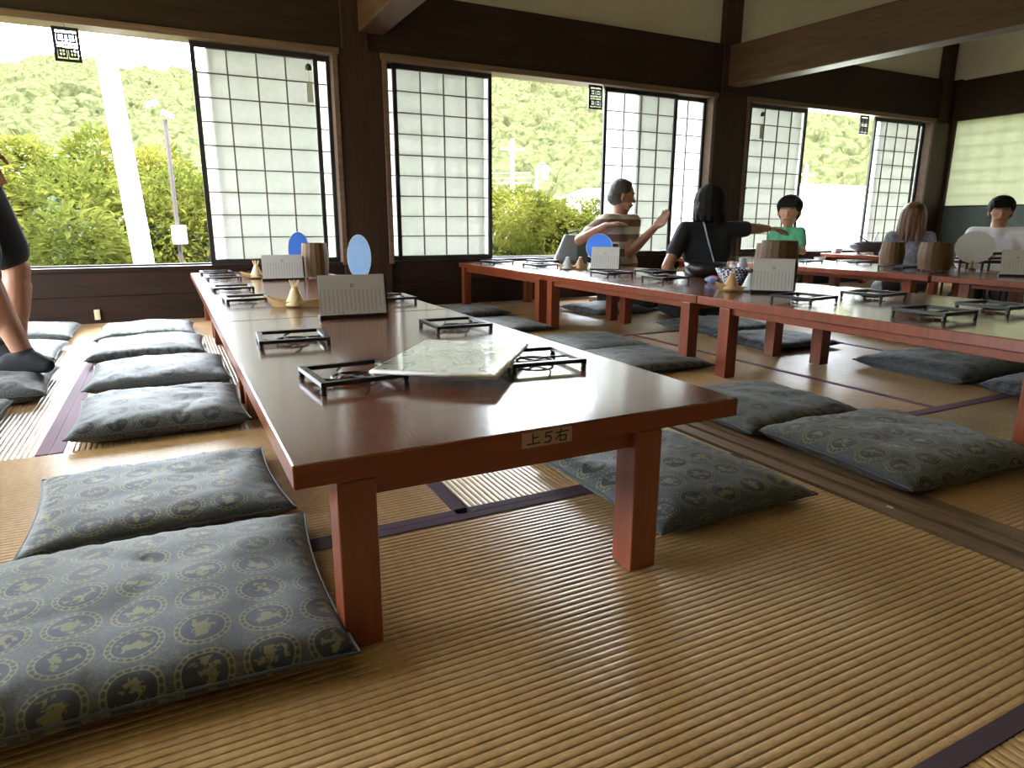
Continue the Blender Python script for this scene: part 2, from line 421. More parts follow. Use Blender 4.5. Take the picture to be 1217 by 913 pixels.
for i, (a, b) in enumerate(OPEN):
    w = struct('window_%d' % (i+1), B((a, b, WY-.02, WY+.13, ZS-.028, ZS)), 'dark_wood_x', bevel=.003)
    obj('head_jamb', B((a-.03, b+.03, WY-.06, WY+.13, ZT, ZT+.045)), 'trim_wood', w, bevel=.002)
    obj('side_jamb', B((a-.02, a+.018, WY-.045, WY+.13, ZS-.02, ZT)), 'trim_wood', w, bevel=.002)
    obj('side_jamb', B((b-.018, b+.02, WY-.045, WY+.13, ZS-.02, ZT)), 'trim_wood', w, bevel=.002)
    obj('outer_frame', B((a+.018, b-.018, WY+.09, WY+.13, ZS, ZS+.012), (a+.018, a+.045, WY+.09, WY+.13, ZS, ZT), (b-.045, b-.018, WY+.09, WY+.13, ZS, ZT)), 'sash_black', w)
# right wall
wr = struct('wall_right', B((XR, XR+.12, YB, WY+.14, 0, .30)), 'dark_wood_y')
obj('dado_panel', B((XR-.01, XR+.1, YB, WY-.05, .0, .91)), 'dark_green_board', wr)
obj('header_beam', B((XR-.05, XR+.12, YB, WY-.03, 1.96, ZP)), 'dark_wood_x', wr, bevel=.006)
obj('plaster_panel', B((XR+.01, XR+.12, YB, WY+.14, ZP, CZ)), 'plaster', wr)
obj('post', B((XR-.03, XR+.12, 5.40, WY+.14, 0, ZP+.02)), 'dark_wood_z', wr)
obj('post', B((XR-.05, XR+.12, 1.5, 1.9, 0, 1.96)), 'dark_wood_z', wr)
obj('post', B((XR-.05, XR+.12, YB, -1.5, 0, 1.96)), 'dark_wood_z', wr)
for k, (ya, yb) in enumerate(((1.9, 5.43), (-1.5, 1.5))):
    pw = struct('window_%d' % (4+k), B((XR-.02, XR+.1, ya, yb, .91, .93)), 'dark_wood_z')
    obj('paper_sheet', B((XR+.01, XR+.012, ya, yb, .93, 1.96)), 'cream_paper', pw)
    n = int((yb-ya)/.2)
    for i in range(1, n): obj('lattice_bar', B((XR+.05, XR+.065, yb-i*.2-.006, yb-i*.2+.006, .93, 1.96)), 'trim_wood', pw)
    for j in range(1, 7): obj('lattice_bar', B((XR+.05, XR+.065, ya, yb, .93+j*.147-.006, .93+j*.147+.006)), 'trim_wood', pw)
# left and rear walls, behind and beside the camera; left opening added for fill light
wl = struct('wall_left', B((XL-.12, XL, YB, WY+.14, 0, .40), (XL-.12, XL, YB, WY+.14, 1.93, CZ), (XL-.12, XL, YB, -1.8, .4, 1.93), (XL-.12, XL, 4.9, WY+.14, .4, 1.93), (XL-.12, XL, YB, 1.6, .4, 1.93)), 'plaster')
wb = struct('wall_rear', B((XL, XR, YB-.12, YB, 0, .40), (XL, XR, YB-.12, YB, 1.93, CZ), (XL, XR, YB-.12, YB, .4, 1.93)), 'plaster')
ce = struct('ceiling', B((XL-.12, XR+.12, YB-.12, WY+.14, CZ, CZ+.1)), 'plaster')
roof = struct('trim_1', B((XL-.6, XR+.6, WY+.14, WY+1.0, 2.62, 2.70)), 'dark_wood_x')
roof['kind'] = 'structure'
# ceiling beams
def beam(name, x0, x1, skew, z0, z1, w):
    bm = bmesh.new(); box(bm, x0, x1, YB, WY-.03, z0, z1)
    for v in bm.verts: v.co.x += (WY-v.co.y)*skew
    return struct(name, bm, 'beam_wood', bevel=.012)
beam('trim_2', 1.46, 1.66, .012, 2.10, 2.46, 0)
beam('trim_3', 5.20, 5.40, .085, 2.045, 2.42, 0)
# wall outlet
o = thing('wall_outlet', 'cream wall outlet low on the dark boards under the left window', 'outlet', (-.485, WY, .063))
obj('cover_plate', B((-.018, .018, -.009, .004, -.036, .036)), 'outlet_plastic', o, bevel=.003)
obj('socket', B((-.008, .008, -.011, -.008, -.02, .02)), 'outlet_plastic', o)

# ------------------------------------------------------------ sliding shoji screens
PW = .87; SH = ZT-ZS; ST = .032; RL = .038
cw, rh = (PW-2*ST)/4, (SH-2*RL)/9
pane_me = obj('tmp', B((-cw/2+.003, cw/2-.003, .0005, .0015, -rh/2+.003, rh/2-.003)), 'shoji_paper').data
vbar = obj('tmp', B((-.0048, .0048, -.006, .004, 0, SH-2*RL)), 'kumiko_dark').data
hbar = obj('tmp', B((0, PW-2*ST, -.005, .004, -.0042, .0042)), 'kumiko_dark').data
stile = obj('tmp', B((0, ST, -.012, .012, 0, SH)), 'sash_black').data
rail = obj('tmp', B((0, PW-2*ST, -.011, .011, 0, RL)), 'sash_black').data
for n_ in [x for x in bpy.data.objects if x.name.startswith('tmp')]: bpy.data.objects.remove(n_)
def screen(x0, y, label, handle=None):
    t = thing('shoji_screen', label, 'paper screen', (x0, y, ZS), 0, 'sliding paper screens of the window wall')
    link('stile', stile, t); link('stile', stile, t, (PW-ST, 0, 0)); link('rail', rail, t, (ST, 0, 0)); link('rail', rail, t, (ST, 0, SH-RL))
    for i in range(1, 4): link('lattice_bar', vbar, t, (ST+i*cw, 0, RL))
    for j in range(1, 9): link('lattice_bar', hbar, t, (ST, .001, RL+j*rh))
    for i in range(4):
        for j in range(9): link('paper_pane', pane_me, t, (ST+(i+.5)*cw, .004, RL+(j+.5)*rh))
    if handle is not None:
        bm = bmesh.new(); box(bm, handle-.006, handle+.006, -.022, -.012, .62, .70); box(bm, handle-.014, handle+.014, -.028, -.018, .67, .69)
        obj('latch', bm, 'dark_metal', t)
    return t
Y1, Y2 = WY+.035, WY+.068
screen(.285, Y1, 'front paper screen of the leftmost window, beside the open view with pole', PW-.016)
screen(.385, Y2, 'rear paper screen at the right jamb of the leftmost window, only its edge showing')
screen(-1.95, Y1, 'front paper screen at the far left end of the leftmost window'); screen(-2.03, Y2, 'rear paper screen at the far left end of the leftmost window')
screen(1.735, Y1, 'front paper screen on the left side of the middle window', .016)
screen(1.675, Y2, 'rear paper screen of the middle window, left side, only its edge showing')
screen(3.765, Y1, 'front paper screen right of the middle opening, behind the man in stripes')
screen(4.165, Y2, 'rear paper screen at the right jamb of the middle window, half exposed')
screen(5.60, Y1, 'front paper screen on the left side of the right window with chime before it', .016)
screen(5.54, Y2, 'rear paper screen at the left jamb of the right window, only its edge showing')
screen(7.625, Y1, 'front paper screen right of the opening in the right window')
screen(7.75, Y2, 'rear paper screen next to the room corner, only its edge showing')

# ------------------------------------------------------------ hanging lattice signs and chimes
def sign(x, z, label, tilt=0):
    t = thing('hanging_sign', label, 'sign', (x, WY-.035, z), 0, 'small lattice signs hung in the window openings')
    w, h = .148, .205
    obj('frame', B((-w/2, w/2, -.006, .006, -h, -h+.016), (-w/2, w/2, -.006, .006, -.02, 0), (-w/2, -w/2+.018, -.006, .006, -h+.016, -.02), (w/2-.016, w/2, -.006, .006, -h+.016, -.02)), 'black_lacquer', t)
    bm = bmesh.new()
    for cx in (-.030, .030):
        for cz in (-.062, -.150):
            # a small crest: box outline with flaring feet and roof
            box(bm, cx-.024, cx-.013, -.004, .004, cz-.026, cz+.026); box(bm, cx+.013, cx+.024, -.004, .004, cz-.026, cz+.026)
            box(bm, cx-.028, cx+.028, -.004, .004, cz+.017, cz+.028); box(bm, cx-.020, cx+.020, -.004, .004, cz-.028, cz-.018)
            box(bm, cx-.003, cx+.003, -.004, .004, cz-.034, cz+.034)
            box(bm, cx-.013, cx+.013, -.004, .004, cz-.003, cz+.003)
    box(bm, -.058, .058, -.003, .003, -.110, -.102)
    box(bm, -.003, .003, -.003, .003, -h+.016, -.02)
    obj('lattice', bm, 'black_lacquer', t)
    obj('cord', B((-.0015, .0015, -.0015, .0015, 0, .045)), 'dark_metal', t)
    return t
sign(-.435, 1.905, 'black lattice sign hung in the leftmost opening above the hill')
sign(3.62, 1.915, 'black lattice sign hung in the middle opening')
sign(7.35, 1.915, 'black lattice sign hung in the right opening')
def chime(x, label):
    t = thing('wind_chime', label, 'wind chime', (x, WY-.10, 1.80), 0, 'iron wind chimes with paper strips')
    bm = bmesh.new(); lathe(bm, [(0,.028),(.014,.024),(.022,.008),(.024,-.012),(.020,-.016),(.008,-.016)], 16); obj('bell', bm, 'bell_metal', t, smooth=True)
    bm = bmesh.new(); tube(bm, [(0,0,.028),(0,0,.17)], .001, 5); tube(bm, [(0,0,-.016),(0,0,-.10)], .001, 5); obj('string', bm, 'dark_metal', t)
    obj('paper_strip', B((-.020, .020, -.0008, .0008, -.235, -.10)), 'tag_paper', t)
chime(1.062, 'small dark wind chime before the leftmost screens, left of the window post')
chime(5.66, 'small dark wind chime before the left screen of the right window')

# ------------------------------------------------------------ low tables
def table(name_label, x0, x1, y0, y1, zt, legs, group, th=.040, lx=(.064, .200), lw=.064, loc_group=None):
    t = thing('low_table', name_label, 'table', ((x0+x1)/2, (y0+y1)/2, 0), 0, group)
    cx, cy = (x0+x1)/2, (y0+y1)/2
    tp = obj('tabletop', B((x0-cx, x1-cx, y0-cy, y1-cy, zt-th, zt)), 'table_lacquer', t, bevel=.004)
    tp.data.materials.append(M['apron_wood']); tp.data.materials.append(M['leg_wood'])
    for p in tp.data.polygons:
        if abs(p.normal.z) < .5: p.material_index = 1 if abs(p.normal.y) > .5 else 2
    xa, xb = x0+lx[0]-cx, x1-lx[1]-lw-cx
    ya, yb = y0+legs[0]-cy, y1-legs[1]-lw-cy
    for x in (xa, xb):
        for y in (ya, yb): obj('leg', B((x, x+lw, y, y+lw, 0.004, zt-th)), 'leg_wood', t, bevel=.003)
    for y in (ya, yb): obj('apron', B((xa+lw, xb, y+.018, y+.046, zt-th-.035, zt-th)), 'apron_wood', t, bevel=.002)
    for x in (xa, xb): obj('apron', B((x+.018, x+.046, ya+lw, yb, zt-th-.030, zt-th)), 'apron_wood', t, bevel=.002)
    return t
T = .343; TR = .365
G1 = 'low tables of the left row'
t1 = table('red lacquered low table nearest the camera with a handwritten sticker on its front edge', .132, 1.040, .986, 2.637, T, (.0, .1), G1)
table('middle low table of the left row, holding four black trivets at its left edge', .132, 1.040, 2.642, 4.345, T, (.08, .08), G1)
table('farthest low table of the left row, against the window wall', .132, 1.040, 4.350, 5.40, T, (.08, .06), G1)
# sticker with its writing
st = obj('label_sticker', B((-.052, .052, -.0008, .0, -.0145, .0145)), 'sticker', t1, loc=(.575-.586, .9858-1.8115, .3245))
bm = bmesh.new()
def stroke(*p, w=.0026):
    for (x0, z0), (x1, z1) in zip(p, p[1:]):
        d = Vector((x1-x0, 0, z1-z0)); a = math.atan2(d.z, d.x)
        obox(bm, Matrix.Translation(((x0+x1)/2, -.0011, (z0+z1)/2)) @ Matrix.Rotation(-a, 4, 'Y'), d.length+w, .0006, w)
stroke((-.030, .010), (-.030, -.007)); stroke((-.030, .003), (-.019, .003)); stroke((-.041, -.008), (-.016, -.0075))
stroke((.009, .010), (-.003, .009), (-.004, .002), (.004, .003), (.008, -.002), (.004, -.008), (-.005, -.009))
stroke((.018, .0065), (.043, .008)); stroke((.029, .012), (.026, .003), (.018, -.006)); stroke((.0265, .000), (.0395, .000), (.0385, -.0095), (.0265, -.0095), (.0265, .000))
obj('lettering', bm, 'ink', st)
G2 = 'low tables of the second row'
T2A = table('near low table of the second row, cut off by the right edge of the photo', 2.235, 3.30, .90, 2.432, TR, (.06, .15), G2, lx=(.0, .36))
table('middle low table of the second row, in front of the woman in black', 2.235, 3.25, 2.440, 3.93, TR, (.04, .06), G2, lx=(.0, .35))
table('far low table of the second row, end at the middle window', 2.235, 3.25, 3.935, 5.40, TR, (.04, .06), G2, lx=(.0, .35))
G3 = 'low tables of the third row'
table('near low table of the third row, under the big round white fan', 4.53, 5.45, 1.20, 2.715, TR, (.15, .15), G3)
table('middle low table of the third row, before the boy in green', 4.53, 5.45, 2.735, 4.10, TR, (.15, .1), G3)
table('far low table of the third row, at the middle window', 4.53, 5.45, 4.115, 5.40, TR, (.1, .1), G3)
G4 = 'low tables of the fourth row'
table('near low table of the fourth row, behind the man in the white shirt', 6.80, 7.65, 2.55, 3.95, TR, (.15, .15), G4)
table('far low table of the fourth row, by the right window, holding the dark pan', 6.80, 7.65, 3.97, 5.40, TR, (.1, .1), G4)

# ------------------------------------------------------------ zabuton cushions
CM = {}
def cushion_mesh(seed, hx, hy, H):
    rnd = random.Random(seed); n = 34
    ph = [rnd.uniform(0, 50) for _ in range(4)]
    fold = [(rnd.uniform(-1,1), rnd.uniform(-1,1), rnd.uniform(0, math.pi), rnd.uniform(.10,.22), rnd.uniform(.5,1)) for _ in range(5)]
    verts, uvs, faces = [], [], []
    def P(u, v, s):
        ax = 1-.055*(1-v*v); ay = 1-.055*(1-u*u)
        x, y = hx*u*(ax if abs(u) > 0 else 1), hy*v*ay
        e = max(0, (1-abs(u)**3.2))*max(0, (1-abs(v)**3.2)); t = H*e**.42
        w = (noise.noise((u*2.2+ph[0], v*2.2, ph[1]))*.20+noise.noise((u*5+ph[2], v*5, ph[3]))*.09)
        # tension wrinkles running in from corners
        cr = (abs(u)*abs(v))**1.5; w += .12*cr*math.sin((math.atan2(v, u)*26+ph[0]))
        for fx, fy, fa, fwd, fs in fold:
            dx, dy = u-fx, v-fy; q = dx*math.sin(fa)+dy*math.cos(fa); l = dx*math.cos(fa)-dy*math.sin(fa)
            w -= .17*fs*math.exp(-(q/.035)**2)*math.exp(-(l/(fwd*2))**2)
        # gathered side seams
        sd = max(abs(u), abs(v)); 
        if sd > .72: w += .10*(sd-.72)/.28*math.sin((u if abs(v) > abs(u) else v)*42+ph[1])
        z = H*.42+t*.62*(1+w) if s > 0 else max(0.0, H*.42-t*.62)
        return (x, y, z+0.0)
    idx = {}
    for s in (1, -1):
        for i in range(n+1):
            for j in range(n+1):
                u, v = -1+2*i/n, -1+2*j/n
                edge = i in (0, n) or j in (0, n)
                if s < 0 and edge: idx[s, i, j] = idx[1, i, j]; continue
                idx[s, i, j] = len(verts); verts.append(P(u, v, s))
        for i in range(n):
            for j in range(n):
                q = [idx[s,i,j], idx[s,i+1,j], idx[s,i+1,j+1], idx[s,i,j+1]]
                faces.append(q if s > 0 else q[::-1])
    me = bpy.data.meshes.new('cushion_cover'); me.from_pydata(verts, [], faces)
    uvl = me.uv_layers.new(name='UVMap')
    a, b = rnd.uniform(0, 1), rnd.uniform(0, 1)
    for l in me.loops:
        c = verts[l.vertex_index]; uvl.data[l.index].uv = (c[0]/.094+a, c[1]/.094+b+(c[2]*4))
    for p in me.polygons: p.use_smooth = True
    bm = bmesh.new(); pts = []
    for k in range(n): pts.append(P(-1+2*k/n, -1, 1))
    for k in range(n): pts.append(P(1, -1+2*k/n, 1))
    for k in range(n): pts.append(P(1-2*k/n, 1, 1))
    for k in range(n): pts.append(P(-1, 1-2*k/n, 1))
    tube(bm, pts, .0028, 5, closed=True)
    pm = bpy.data.meshes.new('seam_piping'); bmesh.ops.recalc_face_normals(bm, faces=bm.faces); bm.to_mesh(pm); bm.free(); pm.materials.append(M['zabuton_fabric'])
    return me, pm
def cushion(x, y, sx, sy, rz, seed, label, group, H=.062, mat='zabuton_fabric', tilt=(0, 0), z=0):
    k = (seed, sx, sy, H, mat)
    if k not in CM:
        me, pm = cushion_mesh(seed, sx/2, sy/2, H); me.materials.append(M[mat]); CM[k] = (me, pm)
    me, pm = CM[k]
    o = thing('floor_cushion', label, 'cushion', (x, y, .002+z), R(rz), group)
    o.rotation_euler = (R(tilt[0]), R(tilt[1]), R(rz))
    link('cushion_cover', me, o); link('seam_piping', pm, o)
    return o
GL = 'floor cushions along the left side of the left row of tables'
cushion(-.10, 1.235, .63, .60, -2, 1, 'nearest floor cushion at lower left with crisp gold medallions', GL, .075, tilt=(-1.5, 0))
cushion(-.075, 1.81, .56, .50, 2, 2, 'second floor cushion from the front, left of the near table, tucked behind the nearest one', GL, .060)
cushion(-.075, 2.65, .55, .54, 0, 3, 'third floor cushion from the front on the left, plump with a dark front side', GL, .085, 'zabuton_fabric_faded')
cushion(-.085, 3.35, .56, .55, 0, 4, 'fourth floor cushion from the front on the left, with creased front left corner', GL, .085, 'zabuton_fabric_faded')
cushion(-.14, 4.05, .55, .58, -1, 5, 'fifth floor cushion from the front on the left, overlapping the one nearest the wall', GL, .085, 'zabuton_fabric_faded')
cushion(-.16, 4.68, .54, .56, 0, 6, 'farthest floor cushion of the left line, nearest the outlet wall', GL, .085, 'zabuton_fabric_faded')
GLL = 'floor cushions at the left edge around the standing man'
cushion(-.77, 3.36, .56, .60, 2, 3, 'floor cushion under the black sock of the standing man', GLL, .09, 'zabuton_fabric_faded')
cushion(-.83, 4.18, .56, .56, 0, 5, 'floor cushion just behind the foot of the standing man', GLL, .075, 'zabuton_fabric_faded')
cushion(-.86, 4.88, .62, .60, 0, 6, 'floor cushion at the far left against the window wall', GLL, .085, 'zabuton_fabric_faded')
cushion(-.85, 2.72, .56, .60, 2, 4, 'floor cushion cut off by the left edge, in front of the standing man', GLL, .085, 'zabuton_fabric_faded')
GM = 'floor cushions between the first and second rows of tables'
cushion(1.155, 1.335, .50, .58, 0, 7, 'green patterned floor cushion under the near table by its right leg', GM, .075)
cushion(1.17, 1.85, .50, .50, 0, 8, 'floor cushion behind the green patterned one under the right side of the near table', GM, .05)
cushion(1.93, 1.74, .56, .54, -3, 3, 'dark floor cushion beyond the threshold, behind the larger creased one', GM, .075, 'zabuton_fabric_faded')
cushion(1.95, 1.20, .60, .56, -4, 2, 'large creased grey floor cushion lying over the edge of the threshold at right', GM, .085)
cushion(2.10, 2.66, .52, .52, -6, 5, 'dark floor cushion with gathered corner against a leg of the middle table', GM, .06, 'zabuton_fabric_faded')
cushion(2.16, 3.20, .52, .56, -4, 6, 'flat grey floor cushion next to the tufted leg in the second row', GM, .05, 'zabuton_fabric_faded')
cushion(1.98, 4.05, .52, .58, 3, 4, 'dark floor cushion before the far table of the second row', GM, .05, 'zabuton_fabric_faded')
cushion(2.05, 4.78, .50, .50, 3, 3, 'small looking dark floor cushion nearest the wall behind the near tables', GM, .06, 'zabuton_fabric_faded')
GR = 'floor cushions between the second and third rows of tables'
cushion(3.32, 1.86, .62, .54, -2, 2, 'grey floor cushion under the near table of the second row, pointed at left', GR, .085, 'zabuton_fabric_faded')
cushion(3.32, 1.30, .55, .54, 3, 5, 'grey floor cushion at the right edge, seen under the near table of the second row', GR, .075, 'zabuton_fabric_faded')
cushion(3.18, 2.78, .56, .50, -4, 4, 'flat floor cushion behind the legs at the joint of the second row', GR, .06, 'zabuton_fabric_faded')
cushion(3.28, 3.36, .60, .54, 2, 3, 'grey floor cushion under the woman in black', GR, .065, 'zabuton_fabric_faded')
cushion(3.15, 4.45, .60, .54, 2, 6, 'pale grey floor cushion under the man in the striped shirt', GR, .065, 'zabuton_fabric_faded')
cushion(4.15, 2.55, .56, .54, 2, 5, 'floor cushion left of the third row seen past the right leg pair', GR, .065, 'zabuton_fabric_faded')
cushion(3.95, 1.95, .56, .54, 5, 3, 'floor cushion in shadow under the right end of the second row', GR, .065, 'zabuton_fabric_faded')

# ------------------------------------------------------------ trivets
def make_trivet():
    t = thing('trivet', 'x', 'trivet')
    s, w = .100, .017
    bm = B((-s, s, -s, -s+w, .0145, .0245), (-s, s, s-w, s, .0145, .0245), (-s, -s+w, -s+w, s-w, .0145, .0245), (s-w, s, -s+w, s-w, .0145, .0245))
    ch = [obj('frame', bm, 'black_lacquer', t, bevel=.0012)]
    bm = bmesh.new(); lathe(bm, [(0,0),(.0070,0),(.0080,.003),(.0050,.006),(.0080,.010),(.0065,.015),(0,.015)], 10)
    lm = bpy.data.meshes.new('leg'); bmesh.ops.recalc_face_normals(bm, faces=bm.faces); bm.to_mesh(lm); bm.free(); lm.materials.append(M['black_lacquer'])
    for p in lm.polygons: p.use_smooth = True
    for x in (-1, 1):
        for y in (-1, 1): ch.append(link('leg', lm, t, (x*(s-.006), y*(s-.006), 0)))
    bm = bmesh.new()
    tube(bm, [(.047*math.cos(a*math.pi/12), .047*math.sin(a*math.pi/12), .008) for a in range(24)], .0035, 6, closed=True)
    ch.append(obj('ring', bm, 'black_lacquer', t, smooth=True))
    for k in range(2):
        bm = bmesh.new(); pts = []
        for i in range(13):
            q = -1+i/6; pts.append((q*.090, .022*math.sin(q*math.pi), .0135-.005*(1-q*q)))
        tube(bm, [Matrix.Rotation(k*math.pi/2, 3, 'Z') @ Vector(p) for p in pts], .003, 6); ch.append(obj('cross_bar', bm, 'black_lacquer', t, smooth=True))
    KIDS[t.name] = ch
    return t
TRI = [(.312, 2.085, -4, 'black square trivet left of centre on the near table, before the standing menu', T, 'near'),
 (.353, 1.505, 4, 'black square trivet with a copper coil, left of the white slab', T, 'near'),
 (.863, 2.125, -2, 'black square trivet on the right of the near table behind the white slab', T, 'near'),
 (.822, 1.480, -6, 'black square trivet under the right corner of the white slab', T, 'near'),
 (.305, 3.27, 2, 'nearest of the four trivets along the left edge of the middle table', T, 'left'),
 (.290, 3.86, 0, 'second nearest of the four trivets along the left edge past the table joint', T, 'left'),
 (.300, 4.62, 0, 'trivet on the far table of the left row, left of the farther menu', T, 'left'),
 (.285, 5.08, 0, 'farthest trivet at the window end of the left row', T, 'left'),
 (.90, 3.02, 0, 'trivet half hidden right of the nearer standing menu', T, 'left'),
 (2.42, 5.02, 10, 'leftmost trivet at the far end of the second row', TR, 'second'),
 (2.54, 4.50, 5, 'trivet in front of the cone tray at the far end of the second row', TR, 'second'),
 (2.83, 4.98, 5, 'trivet near the dark bag at the far end of the second row', TR, 'second'),
 (2.55, 3.58, 0, 'trivet in front of the menu beside the blue fan', TR, 'second'),
 (2.89, 3.56, 0, 'trivet on the table just before the woman in black, farther one', TR, 'second'),
 (2.61, 3.12, 0, 'trivet on the table just before the woman in black, nearer one', TR, 'second'),
 (2.47, 2.02, 6, 'trivet right in front of the menu with the tall barrel behind', TR, 'second'),
 (2.88, 1.98, 4, 'trivet on the bright part of the near second row table', TR, 'second'),
 (2.50, 1.47, 0, 'large looking trivet at the front edge of the near second row table', TR, 'second'),
 (2.90, 1.47, 0, 'trivet at the right edge of the photo on the second row', TR, 'second'),
 (4.92, 4.05, 0, 'trivet on the third row right of the menu near the boy', TR, 'third'),
 (5.22, 3.80, 0, 'trivet on the third row in the glare of the right window', TR, 'third'),
 (4.88, 3.18, 0, 'trivet on the third row left of the barrel with the round white fan', TR, 'third'),
 (6.98, 3.80, 0, 'trivet on the fourth row behind the barrel', TR, 'fourth')]
TGN = {'near': 'trivets on the near table', 'left': 'trivets on the left row', 'second': 'trivets on the second row', 'third': 'trivets on the third row', 'fourth': 'trivets on the fourth row'}
tv = make_trivet()
for i, (x, y, rz, lab, z, g) in enumerate(TRI):
    o = tv if i == 0 else copy_tree(tv)
    o.location = (x, y, z+.001); o.rotation_euler = (0, 0, R(rz)); o['label'] = lab; o['group'] = TGN[g]
    o.scale = (1, 1, 1)
    if z == TR: o.scale = (1.0, 1.0, 1.25)
    if i == 1:
        bm = bmesh.new(); tube(bm, [((.010+.0016*k)*math.cos(k*.7), (.010+.0016*k)*math.sin(k*.7), .005) for k in range(18)], .0035, 6)
        obj('coil', bm, 'copper', o, smooth=True)
# ------------------------------------------------------------ white slab on two trivets
sl = thing('white_slab', 'glossy white veined slab lying across two black trivets', 'slab', (.618, 1.515, T+.0248), math.atan2(.296, .230)); sl.scale = (1.08, 1.08, 1)
bm = B((-.187, .187, -.133, .133, .0, .011)); obj('board', bm, 'wrapped_white', sl, bevel=.004)
bm = bmesh.new(); tube(bm, [(sx*.187, sy*.133, .005) for sx, sy in ((-1,-1),(1,-1),(1,1),(-1,1))], .005, 8, closed=True)
obj('rim', bm, 'ceramic_white', sl, smooth=True)
obj('foot', B((.04, .052, -.124, -.112, -.0235, 0)), 'ceramic_white', sl)

# ------------------------------------------------------------ menus, fans, cones, barrels
def make_menu(x, y, rz, z, label, w=.235, h=.150, group='standing menus'):
    t = thing('standing_menu', label, 'menu', (x, y, z+.0005), R(rz), group)
    bm = B((-w/2, w/2, 0, .0035, .012, .012+h))
    for v in bm.verts: v.co.y += (v.co.z-.012)*.18
    obj('menu_sheet', bm, 'menu_paper', t)
    obj('stand_base', B((-w/2-.004, w/2+.006, -.006, .045, 0, .014)), 'dark_wood_x', t, bevel=.002)
    bm = B((-w/2+.004, w/2+.010, .0055, .010, .012, h))
    for v in bm.verts: v.co.y += (v.co.z-.012)*.18
    obj('back_board', bm, 'dark_wood_x', t)
    return t
make_menu(.614, 2.535, -3, T, 'nearer standing menu on the left row, before the pale blue fan', .25, .150)
make_menu(.634, 4.40, -3, T, 'farther standing menu on the left row, before the wooden barrel', .245, .145)
make_menu(2.80, 4.02, -42, TR, 'standing menu on the second row in front of the blue fan', .20, .155)
make_menu(2.63, 2.34, -44, TR, 'standing menu in front of the tall barrel near the patterned basket', .19, .155)
make_menu(5.05, 4.62, -45, TR, 'standing menu on the third row beside the boy in green', .17, .14)
make_menu(4.95, 2.42, -48, TR, 'standing menu at the right edge of the photo on the third row', .18, .16)
def fan(x, y, z, rz, sx, sz, matn, label, lean=0, dz=None):
    t = thing('round_fan', label, 'fan', (x, y, z+.001), R(rz), 'round paper fans')
    t.rotation_euler = (R(lean), 0, R(rz))
    bm = bmesh.new(); n = 28; c0 = .055+sz
    fr = [bm.verts.new((sx*math.cos(2*math.pi*k/n), -.0012, c0+sz*math.sin(2*math.pi*k/n))) for k in range(n)]
    bk = [bm.verts.new((v.co.x, .0012, v.co.z)) for v in fr]
    bm.faces.new(fr); bm.faces.new(bk[::-1])
    for k in range(n): bm.faces.new((fr[k], fr[(k+1)%n], bk[(k+1)%n], bk[k]))
    f = obj('fan_paper', bm, matn, t)
    bm = bmesh.new(); tube(bm, [(sx*math.cos(2*math.pi*k/n), 0, c0+sz*math.sin(2*math.pi*k/n)) for k in range(n)], .0022, 6, closed=True); obj('rim', bm, 'fan_white', t)
    obj('handle', B((-.007, .007, -.003, .003, 0, .07)), 'boat_wood', t)
    bm = bmesh.new(); lathe(bm, [(0,0),(.03,0),(.028,.012),(.012,.02),(0,.02)], 14); obj('holder', bm, 'dark_wood_x', t)
fan(.92, 3.62, T, -10, .062, .118, 'fan_pale_blue', 'pale blue upright fan behind the nearer menu')
fan(.775, 4.62, T, 5, .070, .120, 'fan_blue', 'deep blue fan half hidden behind the farther menu')
fan(2.94, 4.30, TR, -38, .10, .10, 'fan_blue', 'round blue fan beside the man in the striped shirt')
fan(5.28, 2.88, TR, -52, .125, .115, 'fan_white', 'large white round fan leaning behind the barrel on the third row', -4)
def barrel(x, y, z, r, h, label, rz=0, matn='basket_wood'):
    t = thing('wooden_barrel', label, 'barrel', (x, y, z+.001), R(rz), 'wooden barrels')
    n = 18; sm = None
    for k in range(n):
        bm = bmesh.new(); a0, a1 = 2*math.pi*k/n+.008, 2*math.pi*(k+1)/n-.008; rows = []
        if sm is None:
            for i in range(7):
                q = i/6; rr = r*(.84+.16*math.sin(math.pi*(q*.8+.1))); zz = .012+q*(h-.012); a0, a1 = .012, 2*math.pi/n-.012
                rows.append([bm.verts.new((ra*math.cos(a), ra*math.sin(a), zz)) for ra, a in ((rr, a0), (rr, a1), (rr-.007, a1), (rr-.007, a0))])
            for A, C in zip(rows, rows[1:]):
                for j in range(4): bm.faces.new((A[j], A[(j+1)%4], C[(j+1)%4], C[j]))
            bm.faces.new(rows[0]); bm.faces.new(rows[-1])
            sm = obj('stave', bm, matn, t).data
        else:
            bm.free(); link('stave', sm, t, (0,0,0), (0, 0, 2*math.pi*k/n))
    bm = bmesh.new(); lathe(bm, [(0,.02),(r*.82,.02),(r*.82,.03),(0,.03)], 18); obj('bottom', bm, matn, t)
    bm = bmesh.new(); lathe(bm, [(0,h-.02),(r*.80,h-.02),(r*.80,h-.008),(0,h-.008)], 18); obj('lid', bm, matn, t)
    for k in range(3):
        a = k*2.094+.5; obj('foot', B((r*.7*math.cos(a)-.01, r*.7*math.cos(a)+.01, r*.7*math.sin(a)-.01, r*.7*math.sin(a)+.01, 0, .02)), matn, t)
    return t
barrel(.853, 4.50, T, .088, .225, 'brown wooden barrel on the far end of the left row of tables')
barrel(2.80, 2.47, TR, .098, .25, 'tall wooden barrel right behind the standing menu on the second row')
barrel(3.06, 2.76, TR, .085, .225, 'wooden barrel under the outstretched hand of the woman in black')
barrel(4.98, 2.98, TR, .112, .205, 'dark ribbed barrel in front of the large white round fan')
barrel(5.30, 3.52, TR, .090, .19, 'rounded yellowish barrel in front of the brown-haired girl')
